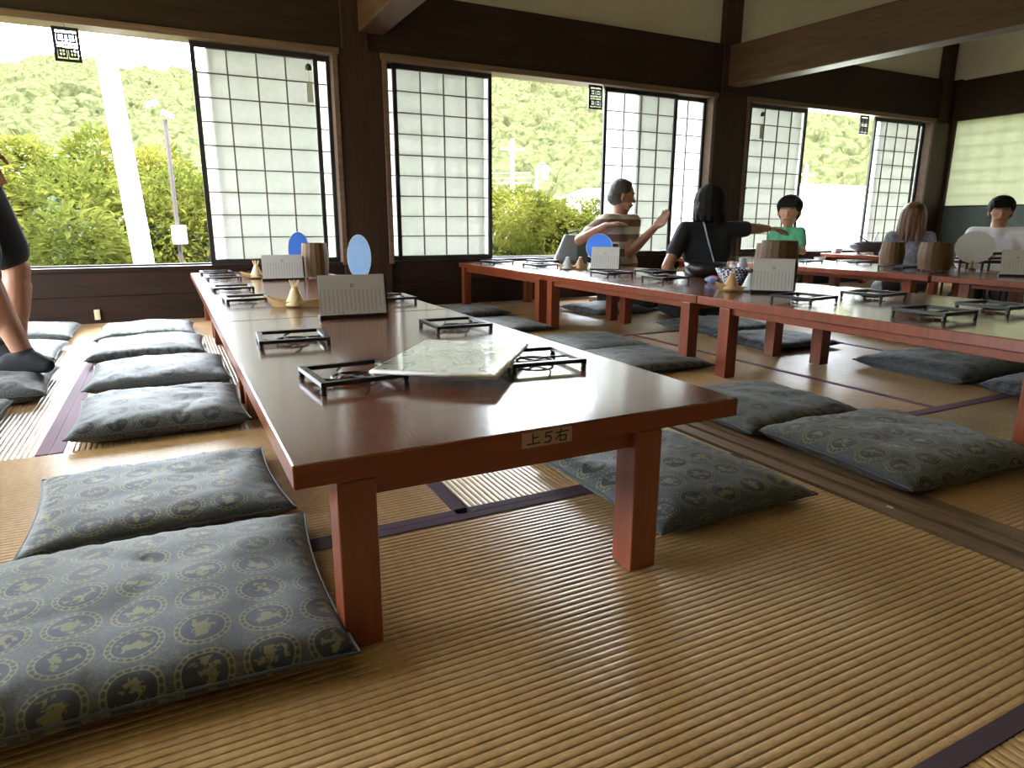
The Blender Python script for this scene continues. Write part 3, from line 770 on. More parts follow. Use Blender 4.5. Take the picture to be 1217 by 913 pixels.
barrel(3.20, 4.52, TR, .065, .17, 'small orange-brown barrel beside the round blue fan', matn='basket_wood')
def boat(x, y, z, rz, label, cones, l=.20):
    t = thing('boat_tray', label, 'tray', (x, y, z+.001), R(rz), 'boat shaped wooden trays')
    bm = bmesh.new(); n = 8; A = []
    for i in range(n+1):
        q = -1+2*i/n; w = .038*(1-.75*abs(q)**2.2); zz = .024+.022*abs(q)**2
        A.append([bm.verts.new(p) for p in ((q*l/2, -w, zz), (q*l/2*.8, -w*.5, .0), (q*l/2*.8, w*.5, .0), (q*l/2, w, zz), (q*l/2, w-.004, zz), (q*l/2*.8, w*.5-.002, .005), (q*l/2*.8, -w*.5+.002, .005), (q*l/2, -w+.004, zz))])
    for P_, Q in zip(A, A[1:]):
        for j in range(8): bm.faces.new((P_[j], P_[(j+1)%8], Q[(j+1)%8], Q[j]))
    bm.faces.new(A[0]); bm.faces.new(A[-1])
    obj('hull', bm, 'boat_wood', t)
    for cx, cm, picks, lab in cones:
        o = thing('cone_shaker', lab, 'shaker', Vector((x, y, z+.0075)) + Matrix.Rotation(R(rz), 3, 'Z') @ Vector((cx, 0, 0)), R(rz), 'cone shakers in the boat trays'); k_ = 1.15; o.scale = (k_*1.2, k_*1.2, k_)
        bm = bmesh.new(); lathe(bm, [(0,0),(.030,0),(.031,.006),(.020,.035),(.011,.060),(.009,.066),(0,.067)], 18); obj('cone', bm, cm, o, smooth=True)
        bm = bmesh.new(); lathe(bm, [(0,.066),(.0095,.066),(.010,.072),(0,.075)], 12); obj('cap', bm, cm, o)
        if picks:
            for k in range(7):
                a = k*.9; bm = bmesh.new(); tube(bm, [(.004*math.cos(a), .004*math.sin(a), .06), (.016*math.cos(a), .010*math.sin(a), .094)], .0014, 5); obj('toothpick', bm, 'toothpick', o)
boat(.475, 2.98, T, -28, 'wooden boat tray with a toothpick cone behind the nearer menu', [(-.005, 'toothpick', True, 'tan toothpick cone in the boat tray of the left row, nearer one')], .26)
boat(.50, 4.62, T, -20, 'wooden boat tray at the far end of the left row', [(.0, 'toothpick', True, 'tan toothpick cone left of the farther menu')])
boat(2.66, 4.22, TR, -32, 'wooden boat tray holding a white and a brown cone on the second row', [(-.045, 'white_cone', False, 'pale cone shaker in the tray left of the blue fan'), (.050, 'brown_cone', False, 'brown cone shaker in the tray beside the blue fan')], .24)
boat(2.58, 2.50, TR, -40, 'wooden boat tray left of the menu with the tall barrel', [(-.045, 'brown_cone', False, 'brown cone shaker left of the tall barrel'), (.045, 'white_cone', False, 'bluish white cone shaker beside the menu with tall barrel')], .25)
# patterned basket, wraps, bag, pan, pots, trays
t = thing('patterned_basket', 'navy and white checked cloth basket on the second row', 'basket', (2.88, 2.84, TR+.001), R(20)); t.scale = (.78, .78, .85)
bm = bmesh.new(); lathe(bm, [(0,0),(.075,0),(.115,.05),(.14,.095),(.134,.095),(.108,.052),(.07,.008),(0,.008)], 26); obj('bowl', bm, 'navy_pattern', t, smooth=True)
bm = bmesh.new()
tube(bm, [(.137*math.cos(2*math.pi*k/26), .137*math.sin(2*math.pi*k/26), .096) for k in range(26)], .005, 6, closed=True); obj('rim', bm, 'navy_pattern', t, smooth=True)
def jar(x, y, z, r, h, m1, label, name='glass_jar', cat='jar', g='jars and cups on the second row'):
    t = thing(name, label, cat, (x, y, z+.001), 0, g)
    bm = bmesh.new(); lathe(bm, [(0,0),(r*.9,0),(r,.008),(r,h*.7),(r*.7,h*.8),(0,h*.8)], 16); obj('body', bm, m1, t, smooth=True)
    bm = bmesh.new(); lathe(bm, [(0,h*.8),(r*.75,h*.8),(r*.75,h),(0,h)], 16); obj('lid', bm, 'steel_grey', t)
jar(3.12, 3.02, TR, .030, .13, 'strap_grey', 'clear topped jar behind the checked basket')
jar(3.19, 3.17, TR, .024, .10, 'ceramic_white', 'small white jar behind the checked basket beside the arm')
def packet(x, y, rz, m1, label):
    bm = bmesh.new(); ball(bm, (0, 0, .017), (.045, .03, .017), 12)
    for v in bm.verts: v.co += Vector((noise.noise(v.co*40), noise.noise(v.co*40+Vector((5,0,0))), 0))*.012
    o = obj('wrapped_packet', bm, m1, loc=(x, y, TR+.001)); o.rotation_euler = (0, 0, R(rz)); tag(o, label, 'packet')
packet(2.86, 2.99, 30, 'pink_wrap', 'crumpled pink packet at the left of the checked basket'); packet(2.79, 2.93, 10, 'blue_wrap', 'light blue packet in front of the pink one')
def bowl(x, y, z, r, h, m1, label, name='iron_pot', cat='pot', handle=False, g=None):
    t = thing(name, label, cat, (x, y, z+.001), 0, g)
    bm = bmesh.new(); lathe(bm, [(0,0),(r*.72,0),(r*.93,h*.35),(r,h),(r*.95,h),(r*.88,h*.4),(r*.66,.012),(0,.012)], 24); obj('body', bm, m1, t, smooth=True)
    if handle:
        for s in (-1, 1):
            bm = bmesh.new(); tube(bm, [(s*r*.98, -.03, h*.8), (s*(r+.03), -.02, h*.9), (s*(r+.03), .02, h*.9), (s*r*.98, .03, h*.8)], .006, 8); obj('handle', bm, m1, t, smooth=True)
    return t
bowl(3.12, 3.34, TR, .135, .085, 'black_lacquer', 'black pot on the second row before the arm of the woman in black')
p = bowl(7.15, 5.02, TR+.03, .24, .105, 'dark_metal', 'wide dark pan on the far table of the fourth row', 'hot_pot', 'pot', True)
for k in range(3): obj('foot', B((.12*math.cos(k*2.1)-.012, .12*math.cos(k*2.1)+.012, .12*math.sin(k*2.1)-.012, .12*math.sin(k*2.1)+.012, -.030, .004)), 'dark_metal', p)
bm = bmesh.new(); tube(bm, [(7.05, 4.95, TR+.05), (7.30, 5.06, TR+.24)], .008, 8); o = obj('ladle', bm, 'dark_metal'); tag(o, 'dark ladle sticking out of the wide pan', 'ladle')
bm = bmesh.new(); tube(bm, [(7.25, 4.98, TR+.05), (7.04, 5.10, TR+.20)], .007, 8); o = obj('serving_chopsticks', bm, 'dark_wood_x'); tag(o, 'dark serving chopsticks crossing the ladle in the wide pan', 'chopsticks')
G_ = 'white bowls and cups near the right window'
for i, (x, y, r, h, lab) in enumerate(((6.95, 5.30, .06, .06, 'white bowl left of the wide dark pan at the right window'), (5.18, 4.42, .05, .05, 'white bowl on the third row right of the small menu'), (5.35, 4.25, .05, .035, 'low white dish on the third row in the glare'), (7.05, 4.60, .055, .055, 'white bowl on the fourth row in front of the dark pan'), (5.30, 4.62, .045, .07, 'white cup behind the small menu on the third row'))):
    bowl(x, y, TR, r, h, 'ceramic_white', lab, 'white_bowl', 'bowl', g=G_)
# stacked low serving stands before the man in white
t = thing('serving_stand', 'dark two-tier slatted stand in front of the man in the white shirt', 'stand', (5.72, 3.02, .0), R(-25))
for z in (.405, .47):
    bm = B((-.28, .28, -.09, -.078, z, z+.014), (-.28, .28, .078, .09, z, z+.014), (-.28, -.268, -.09, .09, z, z+.014), (.268, .28, -.09, .09, z, z+.014)); obj('tier_frame', bm, 'black_lacquer', t)
for x in (-.27, -.09, .09, .27):
    for y in (-.084, .084): obj('post', B((x-.006, x+.006, y-.006, y+.006, .0, .49)), 'black_lacquer', t)
obj('shelf', B((-.28, .28, -.08, .08, .435, .447)), 'dark_wood_x', t)
# bag at the middle window
t = thing('shoulder_bag', 'grey and green bag with a looped handle leaning at the middle window', 'bag', (3.13, 5.02, TR+.001), R(-28))
bm = bmesh.new(); n = 10
for s, (r0) in enumerate((0,)):
    rows = []
    for i in range(9):
        q = i/8; w = .155-.055*q; d = .07-.035*q; cx = .045*q
        rows.append([bm.verts.new((cx+w*math.copysign(abs(math.cos(a))**.6, math.cos(a)), d*math.copysign(abs(math.sin(a))**.6, math.sin(a)), q*.235)) for a in [2*math.pi*k/20 for k in range(20)]])
    for A, C in zip(rows, rows[1:]):
        for j in range(20): bm.faces.new((A[j], A[(j+1)%20], C[(j+1)%20], C[j]))
    bm.faces.new(rows[0]); bm.faces.new(rows[-1])
obj('body', bm, 'bag_grey', t, smooth=True)
obj('side_panel', B((.05, .150, -.074, -.055, .01, .20)), 'bag_green', t, bevel=.008)
bm = bmesh.new(); tube(bm, [(-.03, -.02, .22), (-.02, -.02, .255), (.06, -.02, .27), (.14, -.02, .235), (.175, -.03, .13)], .008, 8); obj('handle', bm, 'bag_green', t, smooth=True)

# ------------------------------------------------------------ PEOPLE
def hull(bm, p0, p1, r0, r1, seg=14):
    p0, p1 = Vector(p0), Vector(p1); d = p1-p0; L_ = d.length
    n = max(3, int(L_/max(.006, min(r0, r1)*.55)))
    n = min(n, 16)
    tube(bm, [p0+d*(i/n) for i in range(n+1)], [r0+(r1-r0)*i/n for i in range(n+1)], seg)
    ball(bm, p0, r0, seg); ball(bm, p1, r1, seg)
def chain(bm, pts):
    for (p, r), (q, s) in zip(pts, pts[1:]): hull(bm, p, q, r, s)
def remesh(o, vox, it=4, f=.6):
    r = o.modifiers.new('remesh', 'REMESH'); r.mode = 'VOXEL'; r.voxel_size = vox; r.use_smooth_shade = True
    if it: s = o.modifiers.new('smooth', 'SMOOTH'); s.factor = f; s.iterations = it
def hand(bm, wrist, fwd, side, palm_n, s=1.0, curl=.5, thumb=1):
    """fwd: direction of fingers, side: towards the index finger, palm_n: out of the palm"""
    fwd, side, pn = Vector(fwd).normalized(), Vector(side).normalized(), Vector(palm_n).normalized()
    W_ = Vector(wrist)
    for k, (off, ln) in enumerate(((.030, .070), (.010, .078), (-.010, .072), (-.029, .056))):
        b = W_+fwd*.085*s+side*off*s
        hull(bm, W_+side*off*.45*s, b, .015*s, .0125*s, 8)
        d = fwd.copy(); p = b
        for j, seg in enumerate((.45, .32, .23)):
            d = (d+pn*curl*(.35+.35*j)).normalized(); q = p+d*ln*seg*s; hull(bm, p, q, (.0092-.0008*j)*s, (.0086-.0008*j)*s, 8); p = q
    b = W_+fwd*.028*s+side*.026*s; q = b+(side*.75+fwd*.6+pn*.3).normalized()*.042*s
    hull(bm, b, q, .014*s, .011*s, 8); hull(bm, q, q+(fwd*.9+side*.2+pn*.4).normalized()*.032*s, .010*s, .0085*s, 8)
def head(bm, c, f, s=1.0, neck_to=None):
    """skull, jaw, nose, ears as one with the body. c centre, f facing (unit), s size"""
    f = Vector(f).normalized(); c = Vector(c); u = Vector((0,0,1)); f = f; r = f.cross(u).normalized(); u = r.cross(f)
    ball(bm, c+u*.025*s, (.078*s, .078*s, .092*s)); ball(bm, c+f*.018*s+u*.02*s, (.075*s, .075*s, .085*s))
    ball(bm, c+f*.030*s-u*.045*s, (.058*s, .058*s, .058*s)); ball(bm, c+f*.045*s-u*.082*s, (.030*s, .030*s, .024*s))
    hull(bm, c+f*.086*s+u*.014*s, c+f*.098*s-u*.018*s, .008*s, .0115*s, 8)
    hull(bm, c+f*.082*s-u*.048*s-r*.014*s, c+f*.082*s-u*.048*s+r*.014*s, .010*s, .010*s, 8)
    for q in (-1, 1):
        hull(bm, c+r*q*.077*s-f*.005*s+u*.015*s, c+r*q*.080*s-f*.010*s-u*.022*s, .014*s, .010*s, 8)
        hull(bm, c+f*.083*s+r*q*.015*s+u*.034*s, c+f*.073*s+r*q*.050*s+u*.032*s, .008*s, .007*s, 8)
def face(parent, c, f, s, lip=True, hairm='hair_black', down=False):
    f = Vector(f).normalized(); c = Vector(c); u = Vector((0,0,1)); r = f.cross(u).normalized(); u = r.cross(f)
    for q in (-1, 1):
        e = c+f*.084*s+r*q*.031*s+u*.012*s
        bm = bmesh.new(); hull(bm, e-f*.012*s-r*.008*s, e-f*.012*s+r*.008*s, .0050*s, .0050*s, 8); eo = obj('eye', bm, 'ceramic_white', parent, smooth=True)
        bm = bmesh.new(); ball(bm, e-f*.0095*s, (.0050*s, .0050*s, .0046*s), 8); obj('iris', bm, 'ink', eo, smooth=True)
        bm = bmesh.new(); hull(bm, c+f*.091*s+r*q*.016*s+u*.036*s, c+f*.080*s+r*q*.048*s+u*.035*s, .004*s, .003*s, 6); obj('eyebrow', bm, hairm, parent)
    bm = bmesh.new(); hull(bm, c+f*.091*s-u*.046*s-r*.020*s, c+f*.091*s-u*.046*s+r*.020*s, .0045*s, .0045*s, 6); obj('mouth', bm, 'lip', parent)
def hair(parent, c, f, s, m1, style, vox=.006):
    f = Vector(f).normalized(); c = Vector(c); u = Vector((0,0,1)); r = f.cross(u).normalized(); u = r.cross(f)
    bm = bmesh.new()
    if style == 'short':
        ball(bm, c-f*.012*s+u*.052*s, (.089*s, .089*s, .078*s)); ball(bm, c-f*.03*s+u*.005*s, (.076*s, .076*s, .075*s))
        hull(bm, c+f*.030*s+u*.088*s-r*.04*s, c+f*.030*s+u*.088*s+r*.04*s, .026*s, .026*s)
    if style == 'boy':
        ball(bm, c-f*.010*s+u*.045*s, (.098*s, .098*s, .088*s)); ball(bm, c-f*.028*s-u*.005*s, (.085*s, .085*s, .085*s))
        for k in range(-3, 4): hull(bm, c+f*.070*s+u*.085*s+r*k*.018*s, c+f*.090*s+u*(.050+.004*(k%2))*s+r*k*.019*s, .020*s, .009*s, 8)
    if style == 'bob':
        ball(bm, c-f*.008*s+u*.025*s, (.108*s, .108*s, .108*s)); ball(bm, c-f*.022*s-u*.035*s, (.102*s, .102*s, .100*s))
        for k in range(9):
            a = math.pi*(k/8-.5)*1.25; d = -f*math.cos(a)+r*math.sin(a); hull(bm, c+d*.075*s+u*.02*s, c+d*.088*s-u*.105*s, .034*s, .022*s, 8)
    if style == 'long':
        ball(bm, c-f*.008*s+u*.03*s, (.098*s, .098*s, .10*s))
        for k in range(11):
            a = math.pi*(k/10-.5)*1.3; d = -f*math.cos(a)+r*math.sin(a)
            hull(bm, c+d*.072*s+u*.03*s, c+d*.088*s-u*.10*s, .030*s, .024*s, 8); hull(bm, c+d*.088*s-u*.10*s, c+d*(.080+.012*(k%3))*s-u*(.20+.02*(k%2))*s, .022*s, .008*s, 8)
    o = obj('hair', bm, m1, parent); remesh(o, vox, 2, .4); return o
def person(label, loc, facing, topz, s, skin, shirt, pants, hstyle, hmat, head_f=None, arms=None, lean=(0,0), sleeve=.75, hands_s=None, seat=.16, group=None, hs=1.0):
    """kneeling or cross-legged sitter; loc = floor point under the pelvis; topz = top of head"""
    x, y = loc; f = Vector((math.cos(R(facing)), math.sin(R(facing)), 0)); r = f.cross(Vector((0,0,1)))
    root = thing('person', label, 'person', (x, y, .0))
    H = topz; pel = Vector((0, 0, seat)); hc = Vector((lean[0], lean[1], H-.125*s*hs))
    neck = hc-Vector((0,0,.105*s*hs)); chest = pel.lerp(neck, .62); sh = neck-Vector((0,0,.065*s))
    hf = Vector((math.cos(R(head_f if head_f is not None else facing)), math.sin(R(head_f if head_f is not None else facing)), -.12)).normalized()
    bd = bmesh.new()
    head(bd, hc, hf, s*hs); hull(bd, hc-Vector((0,0,.06*s))-hf*.01, neck-Vector((0,0,.04*s)), .050*s, .056*s)
    def torso(b, g):
        hull(b, pel-r*.07*s, pel+r*.07*s, (.105+g)*s, (.105+g)*s); hull(b, pel, chest, (.115+g)*s, (.115+g)*s)
        hull(b, chest-r*.07*s, chest+r*.07*s, (.102+g)*s, (.102+g)*s); hull(b, chest-r*.06*s, sh-r*.11*s, (.09+g)*s, (.055+g)*s); hull(b, chest+r*.06*s, sh+r*.11*s, (.09+g)*s, (.055+g)*s)
        hull(b, sh-r*.14*s, sh+r*.14*s, (.052+g)*s, (.052+g)*s); hull(b, sh, neck-Vector((0,0,.045*s)), (.07+g)*s, (.05+g)*s)
        hull(b, pel.lerp(chest, .5)-r*.05*s, pel.lerp(chest, .5)+r*.05*s, (.108+g)*s, (.108+g)*s)
    torso(bd, -.012)
    shb = bmesh.new(); torso(shb, .004)
    for sd in (-1, 1):
        S0 = sh+r*sd*.155*s
        el, wr, fd, pn = (arms or {}).get(sd, (None,)*4)
        if el is None:
            el = S0+Vector((0,0,-.24*s))+r*sd*.05*s; wr = el+f*.20*s-r*sd*.05*s+Vector((0,0,.03*s)); fd = (wr-el); pn = Vector((0,0,-1))
        else: el, wr = Vector(el), Vector(wr); fd = Vector(fd); pn = Vector(pn)
        chain(bd, [(S0, .047*s), (el, .037*s), (wr, .024*s)]); hull(bd, el.lerp(wr, .3), wr, .036*s, .023*s)
        side = pn.cross(fd).normalized()*(1 if sd > 0 else -1)
        hand(bd, wr, fd, side, pn, s*(hands_s or .95), .55)
        E = S0.lerp(el, sleeve); chain(shb, [(S0, .060*s), (E, .056*s)])
    # folded legs
    pb = bmesh.new()
    for sd in (-1, 1):
        hip = pel+r*sd*.08*s; kn = hip+f*.36*s+r*sd*.10*s-Vector((0,0,seat-.075)); an = hip-f*.02*s+r*sd*.05*s-Vector((0,0,seat-.055))
        chain(bd, [(hip, .07*s), (kn, .05*s), (an, .032*s)]); hull(bd, an, an-f*.10*s+r*sd*.02*s, .028*s, .022*s)
        chain(pb, [(hip, .098*s), (kn, .066*s), (an, .054*s)])
    hull(pb, pel-r*.09*s, pel+r*.09*s, .112*s, .112*s)
    body = obj('body', bd, skin, root); remesh(body, .0058, 3, .5)
    so = obj('shirt', shb, shirt, root); remesh(so, .012, 6, .6)
    po = obj('trousers', pb, pants, root); remesh(po, .014, 4, .6)
    face(root, hc, hf, s*hs, hairm=hmat)
    hair(root, hc, hf, s*hs, hmat, hstyle)
    return root, hc, hf, sh
V = Vector
# man in striped shirt (turned to the right), arm out with a spoon hand
rt_ = person('man in a brown and cream striped shirt turned to the right, arm raised', (3.46, 4.76), -72, 1.06, 1.20, 'skin_tan', 'striped_cloth', 'dark_trousers', 'short', 'hair_grey',
    head_f=-22, arms={1: ((-.34,.10,.56), (-.24,-.14,.68), (.6,-.3,.1), (.2,-.3,-.8)), -1: ((-.05,-.22,.46), (.11,-.32,.66), (.5,-.2,.6), (-.5,-.2,.4))}, sleeve=.62, hs=.98)
# woman in black from behind, right arm stretched to the right
wo, hc, hf, sh = person('woman in a black T-shirt seen from behind, arm stretched out to the right', (3.46, 3.70), 62, .965, 1.05, 'skin_tan', 'black_cloth', 'dark_trousers', 'bob', 'hair_black',
    head_f=50, arms={1: ((.27,-.16,.665), (.46,-.12,.665), (.8,-.35,-.10), (0,0,-1)), -1: ((-.34,.02,.40), (-.14,.14,.32), (.7,.5,.2), (.2,-.2,1))}, sleeve=.62)
# crossbody strap and small logo
f_ = V((math.cos(R(62)), math.sin(R(62)), 0)); r_ = f_.cross(V((0,0,1)))
bm = bmesh.new(); tube(bm, [sh-r_*.055-f_*.03+V((0,0,.078)), sh-r_*.05-f_*.085+V((0,0,.03)), sh-r_*.02-f_*.128-V((0,0,.10)), -f_*.155+r_*.02+V((0,0,.42)), -f_*.150+r_*.05+V((0,0,.22))], .006, 6)
obj('strap', bm, 'strap_grey', wo, smooth=True)
# boy in green beyond the third row
person('small boy in a green T-shirt looking left, behind the third row of tables', (5.53, 4.80), 205, .97, .82, 'skin', 'green_cloth', 'dark_trousers', 'boy', 'hair_black', head_f=212, hs=1.55, seat=.20, sleeve=.6)
# brown-haired girl from behind
person('girl with long brown hair seen from behind near the room corner', (6.30, 4.03), 40, .90, 1.0, 'skin', 'floral_cloth', 'dark_trousers', 'long', 'hair_brown', head_f=20, hs=1.12, seat=.14)
# young man in white T-shirt
wm, hc, hf, sh = person('young man in a loose white T-shirt with a red print, head bowed', (6.42, 3.34), 205, .935, 1.10, 'skin', 'white_cloth', 'dark_trousers', 'boy', 'hair_black', head_f=212, sleeve=.95, hs=.97)
f_ = V((math.cos(R(205)), math.sin(R(205)), 0)); r_ = f_.cross(V((0,0,1)))
bm = bmesh.new(); ball(bm, sh+f_*.112-V((0,0,.17)), (.03, .03, .026), 10); ball(bm, sh+f_*.118-V((0,0,.20)), (.045, .03, .014), 10); obj('shirt_print', bm, 'red_print', wm)

# standing man at the left edge
root = thing('person', 'standing man in black shorts and black ankle socks at the left edge', 'person', (-.86, 3.50, 0))
bd = bmesh.new()
chain(bd, [((.12,-.08,.90), .085), ((.175,-.10,.50), .058), ((.275,-.12,.16), .038)]); hull(bd, (.185,-.10,.42), (.215,-.11,.30), .062, .052); hull(bd, (.27,-.12,.15), (.31,-.12,.115), .032, .024)
chain(bd, [((.12,.10,.90), .085), ((.255,.16,.50), .055), ((.215,.14,.17), .036)]); hull(bd, (.245,.155,.42), (.230,.15,.30), .058, .050)
hull(bd, (.215,.14,.14), (.22,.14,.10), .032, .026)
hull(bd, (.12,-.07,.95), (.12,.07,.95), .12, .12); hull(bd, (.12,0,.95), (.08,0,1.30), .12, .125); hull(bd, (.08,-.09,1.36), (.08,.09,1.36), .10, .10)
hull(bd, (.08,0,1.40), (.10,0,1.52), .06, .055); head(bd, (.11,0,1.63), (1,0,-.2), 1.0)
chain(bd, [((.09,-.19,1.38), .052), ((.13,-.24,1.13), .040), ((.255,-.20,.98), .028)]); hull(bd, (.15,-.235,1.10), (.23,-.21,1.01), .040, .030)
hand(bd, (.255,-.20,.98), (.25,.05,-.9), (1,0,.3), (0,1,0), 1.0, .35)
chain(bd, [((.09,.19,1.38), .052), ((.10,.25,1.10), .040), ((.16,.23,.88), .028)]); hand(bd, (.16,.23,.88), (.2,0,-1), (1,0,.2), (0,-1,0), 1.0, .35)
o = obj('body', bd, 'skin_tan', root); remesh(o, .0062, 3, .5)
pb = bmesh.new(); hull(pb, (.12,-.07,.94), (.12,.07,.94), .135, .135)
chain(pb, [((.12,-.08,.90), .130), ((.15,-.10,.57), .110)]); chain(pb, [((.13,.10,.90), .120), ((.225,.15,.58), .095)])
o = obj('shorts', pb, 'black_cloth', root); remesh(o, .012, 5, .6)
tb = bmesh.new(); hull(tb, (.12,0,.98), (.08,0,1.30), .135, .140); hull(tb, (.08,-.10,1.36), (.08,.10,1.36), .115, .115); chain(tb, [((.09,-.18,1.38), .072), ((.12,-.22,1.24), .066)]); chain(tb, [((.09,.18,1.38), .072), ((.10,.22,1.22), .066)])
o = obj('shirt', tb, 'dark_trousers', root); remesh(o, .012, 5, .6)
def sock(x, y, l):
    sb = bmesh.new(); chain(sb, [((x-.05,y,.125), .040), ((x+.4*l,y-.02,.128), .042), ((x+l,y-.05,.112), .028)]); hull(sb, (x,y,.155), (x-.01,y,.13), .044, .048); hull(sb, (x-.10,y,.110), (x+l*.9,y-.04,.106), .030, .030)
    o = obj('sock', sb, 'black_cloth', root); remesh(o, .006, 4, .6)
sock(.275, -.12, .085); sock(.14, .14, .07)
face(root, (.11,0,1.63), (1,0,-.2), 1.0); hair(root, (.11,0,1.63), (1,0,-.2), 1.0, 'hair_black', 'short')

# ------------------------------------------------------------ OUTSIDE
def leaves_mesh(name, seed, n, rx, ry, rz, size, matn):
    rnd = random.Random(seed); vs, fs = [], []
    blobs = [(V((rnd.uniform(-.75,.75)*rx, rnd.uniform(-.7,.7)*ry, rnd.uniform(.15,.85)*rz)), rnd.uniform(.22,.42)) for _ in range(16)]
    for i in range(n):
        c, br = rnd.choice(blobs)
        d = V((rnd.gauss(0,1), rnd.gauss(0,1), rnd.gauss(0,1))).normalized(); q = br*rnd.uniform(.75,1.05)
        p = c+V((d.x*q*rx, d.y*q*ry, d.z*q*rz*.75)); p.z = max(p.z, .02)
        a = (d+V((rnd.gauss(0,.6), rnd.gauss(0,.6), rnd.gauss(0,.4)-.3))).normalized(); b = a.cross(V((rnd.gauss(0,1), rnd.gauss(0,1), 1))).normalized()
        s = size*rnd.uniform(.6,1.3); k = len(vs); nn = a.cross(b)*s*.25
        vs += [p, p+a*s+b*s*.38-nn, p+a*s*2.1, p+a*s-b*s*.38-nn]; fs += [(k,k+1,k+2), (k,k+2,k+3)]
    me = bpy.data.meshes.new(name); me.from_pydata([tuple(v) for v in vs], [], fs); me.materials.append(M[matn]); return me
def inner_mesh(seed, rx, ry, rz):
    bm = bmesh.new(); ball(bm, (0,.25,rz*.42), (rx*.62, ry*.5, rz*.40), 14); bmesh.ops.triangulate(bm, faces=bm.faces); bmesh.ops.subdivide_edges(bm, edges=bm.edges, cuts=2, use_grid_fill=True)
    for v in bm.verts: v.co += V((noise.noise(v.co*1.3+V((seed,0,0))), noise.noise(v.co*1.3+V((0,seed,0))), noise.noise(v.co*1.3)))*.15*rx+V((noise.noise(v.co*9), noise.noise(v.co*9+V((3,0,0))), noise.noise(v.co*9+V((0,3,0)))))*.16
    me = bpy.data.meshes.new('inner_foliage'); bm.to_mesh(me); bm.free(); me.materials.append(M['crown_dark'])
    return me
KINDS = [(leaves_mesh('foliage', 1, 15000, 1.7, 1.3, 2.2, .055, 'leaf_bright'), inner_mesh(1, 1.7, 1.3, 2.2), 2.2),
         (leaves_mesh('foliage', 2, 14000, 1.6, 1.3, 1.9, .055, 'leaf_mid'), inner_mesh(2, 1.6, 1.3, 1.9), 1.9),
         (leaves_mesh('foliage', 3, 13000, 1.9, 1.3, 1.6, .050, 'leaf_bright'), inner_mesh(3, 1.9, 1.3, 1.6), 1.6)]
GZ = -1.6
def tree(x, y, z, k, sc, rz, label, group):
    me, im, h = KINDS[k]
    t = thing('leafy_tree', label, 'tree', (x, y, GZ), rz, group)
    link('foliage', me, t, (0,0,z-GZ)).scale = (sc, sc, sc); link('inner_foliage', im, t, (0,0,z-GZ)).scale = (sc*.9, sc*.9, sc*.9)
    bm = bmesh.new(); zz = z-GZ
    tube(bm, [(0,0,-.1), (.05,.02,zz*.5), (-.03,0,zz+.5*sc), (.08,0,zz+1.2*sc)], [.09, .07, .05, .02], 8)
    for q in range(5):
        a = q*1.25; tube(bm, [(0,0,zz+.15*q*sc), (.5*sc*math.cos(a), .5*sc*math.sin(a), zz+(.5+.18*q)*sc), (.65*sc*math.cos(a), .65*sc*math.sin(a), zz+(.7+.16*q)*sc)], [.04, .025, .01], 6)
    obj('trunk', bm, 'bark', t, smooth=True)
GT = 'leafy trees and shrubs outside the windows'
TREES = [(-2.6, 9.3, -.5, 0, 1.0, 0, 'leafy tree beyond the standing man at the left edge'),
 (-.95, 9.6, -.55, 1, 1.05, 1, 'bright leafy shrub low in the left opening, left of the white pole'),
 (-1.2, 12.5, -.45, 0, 1.05, 2, 'yellow-green tree crown left of the white pole, farther back'),
 (.35, 10.6, -.5, 2, 1.0, 3, 'shrub between the white pole and the slim lamp post'),
 (1.15, 11.5, -.4, 0, 1.0, 4, 'leafy tree right of the slim lamp post beside the screens'),
 (.35, 14.0, -.4, 1, 1.15, 5, 'taller tree behind the slim lamp post'),
 (4.0, 8.6, -.6, 2, 1.0, 1, 'bright shrub at the left side of the middle opening'),
 (5.2, 8.9, -.85, 0, .85, 2, 'bright shrub behind the grey bag in the middle opening'),
 (6.4, 12.6, -.7, 1, 1.05, 0, 'leafy tree at the foot of the black lantern post'),
 (8.1, 14.2, -1.4, 2, 1.2, 4, 'shrub in front of the long white building'),
 (5.9, 15.5, -.5, 0, 1.15, 5, 'tree left of the black lantern post, farther back'),
 (-3.5, 14.0, -.45, 1, 1.3, 3, 'tree at the far left behind the standing man')]
for a in TREES: tree(*a[:6], a[6], GT)
# ground
struct('ground', B((-320, 320, -120, 420, GZ-.3, GZ)), 'soil')
o = struct('pavement', B((7.5, 60, 13, 26, GZ, GZ+.02)), 'asphalt')
# wooded hills
def hz(az):   # silhouette elevation (deg) by azimuth
    pts = [(-120, 7), (-20, 7.6), (-9, 8.9), (-4.7, 10.2), (-.8, 9.6), (3, 9.8), (8, 11.5), (18, 12.5), (30, 12.9), (42, 12.6), (50, 12), (56, 11.5), (65, 9), (95, 6)]
    for (a, b), (c, d) in zip(pts, pts[1:]):
        if a <= az <= c: t = (az-a)/(c-a); t = t*t*(3-2*t); return b+(d-b)*t
    return 6
bm = bmesh.new(); grid = []; NA, NR = 130, 14
def hill_pt(az, q):
    R0, R1 = 70, 230; rr = R0+(R1-R0)*q; e = hz(az)
    ztop = math.tan(R(e))*R1+.7
    zz = GZ+(ztop-GZ)*(q**.85)+noise.noise((az*.12, q*4, 3))*7*q*(1-q)*3
    return V((rr*math.sin(R(az)), rr*math.cos(R(az)), zz))
for i in range(NA+1):
    az = -100+i*180/NA; grid.append([bm.verts.new(hill_pt(az, j/NR)) for j in range(NR+1)])
for i in range(NA):
    for j in range(NR): bm.faces.new((grid[i][j], grid[i+1][j], grid[i+1][j+1], grid[i][j+1]))
hill = struct('ground_hill', bm, 'leaf_far', smooth=True)
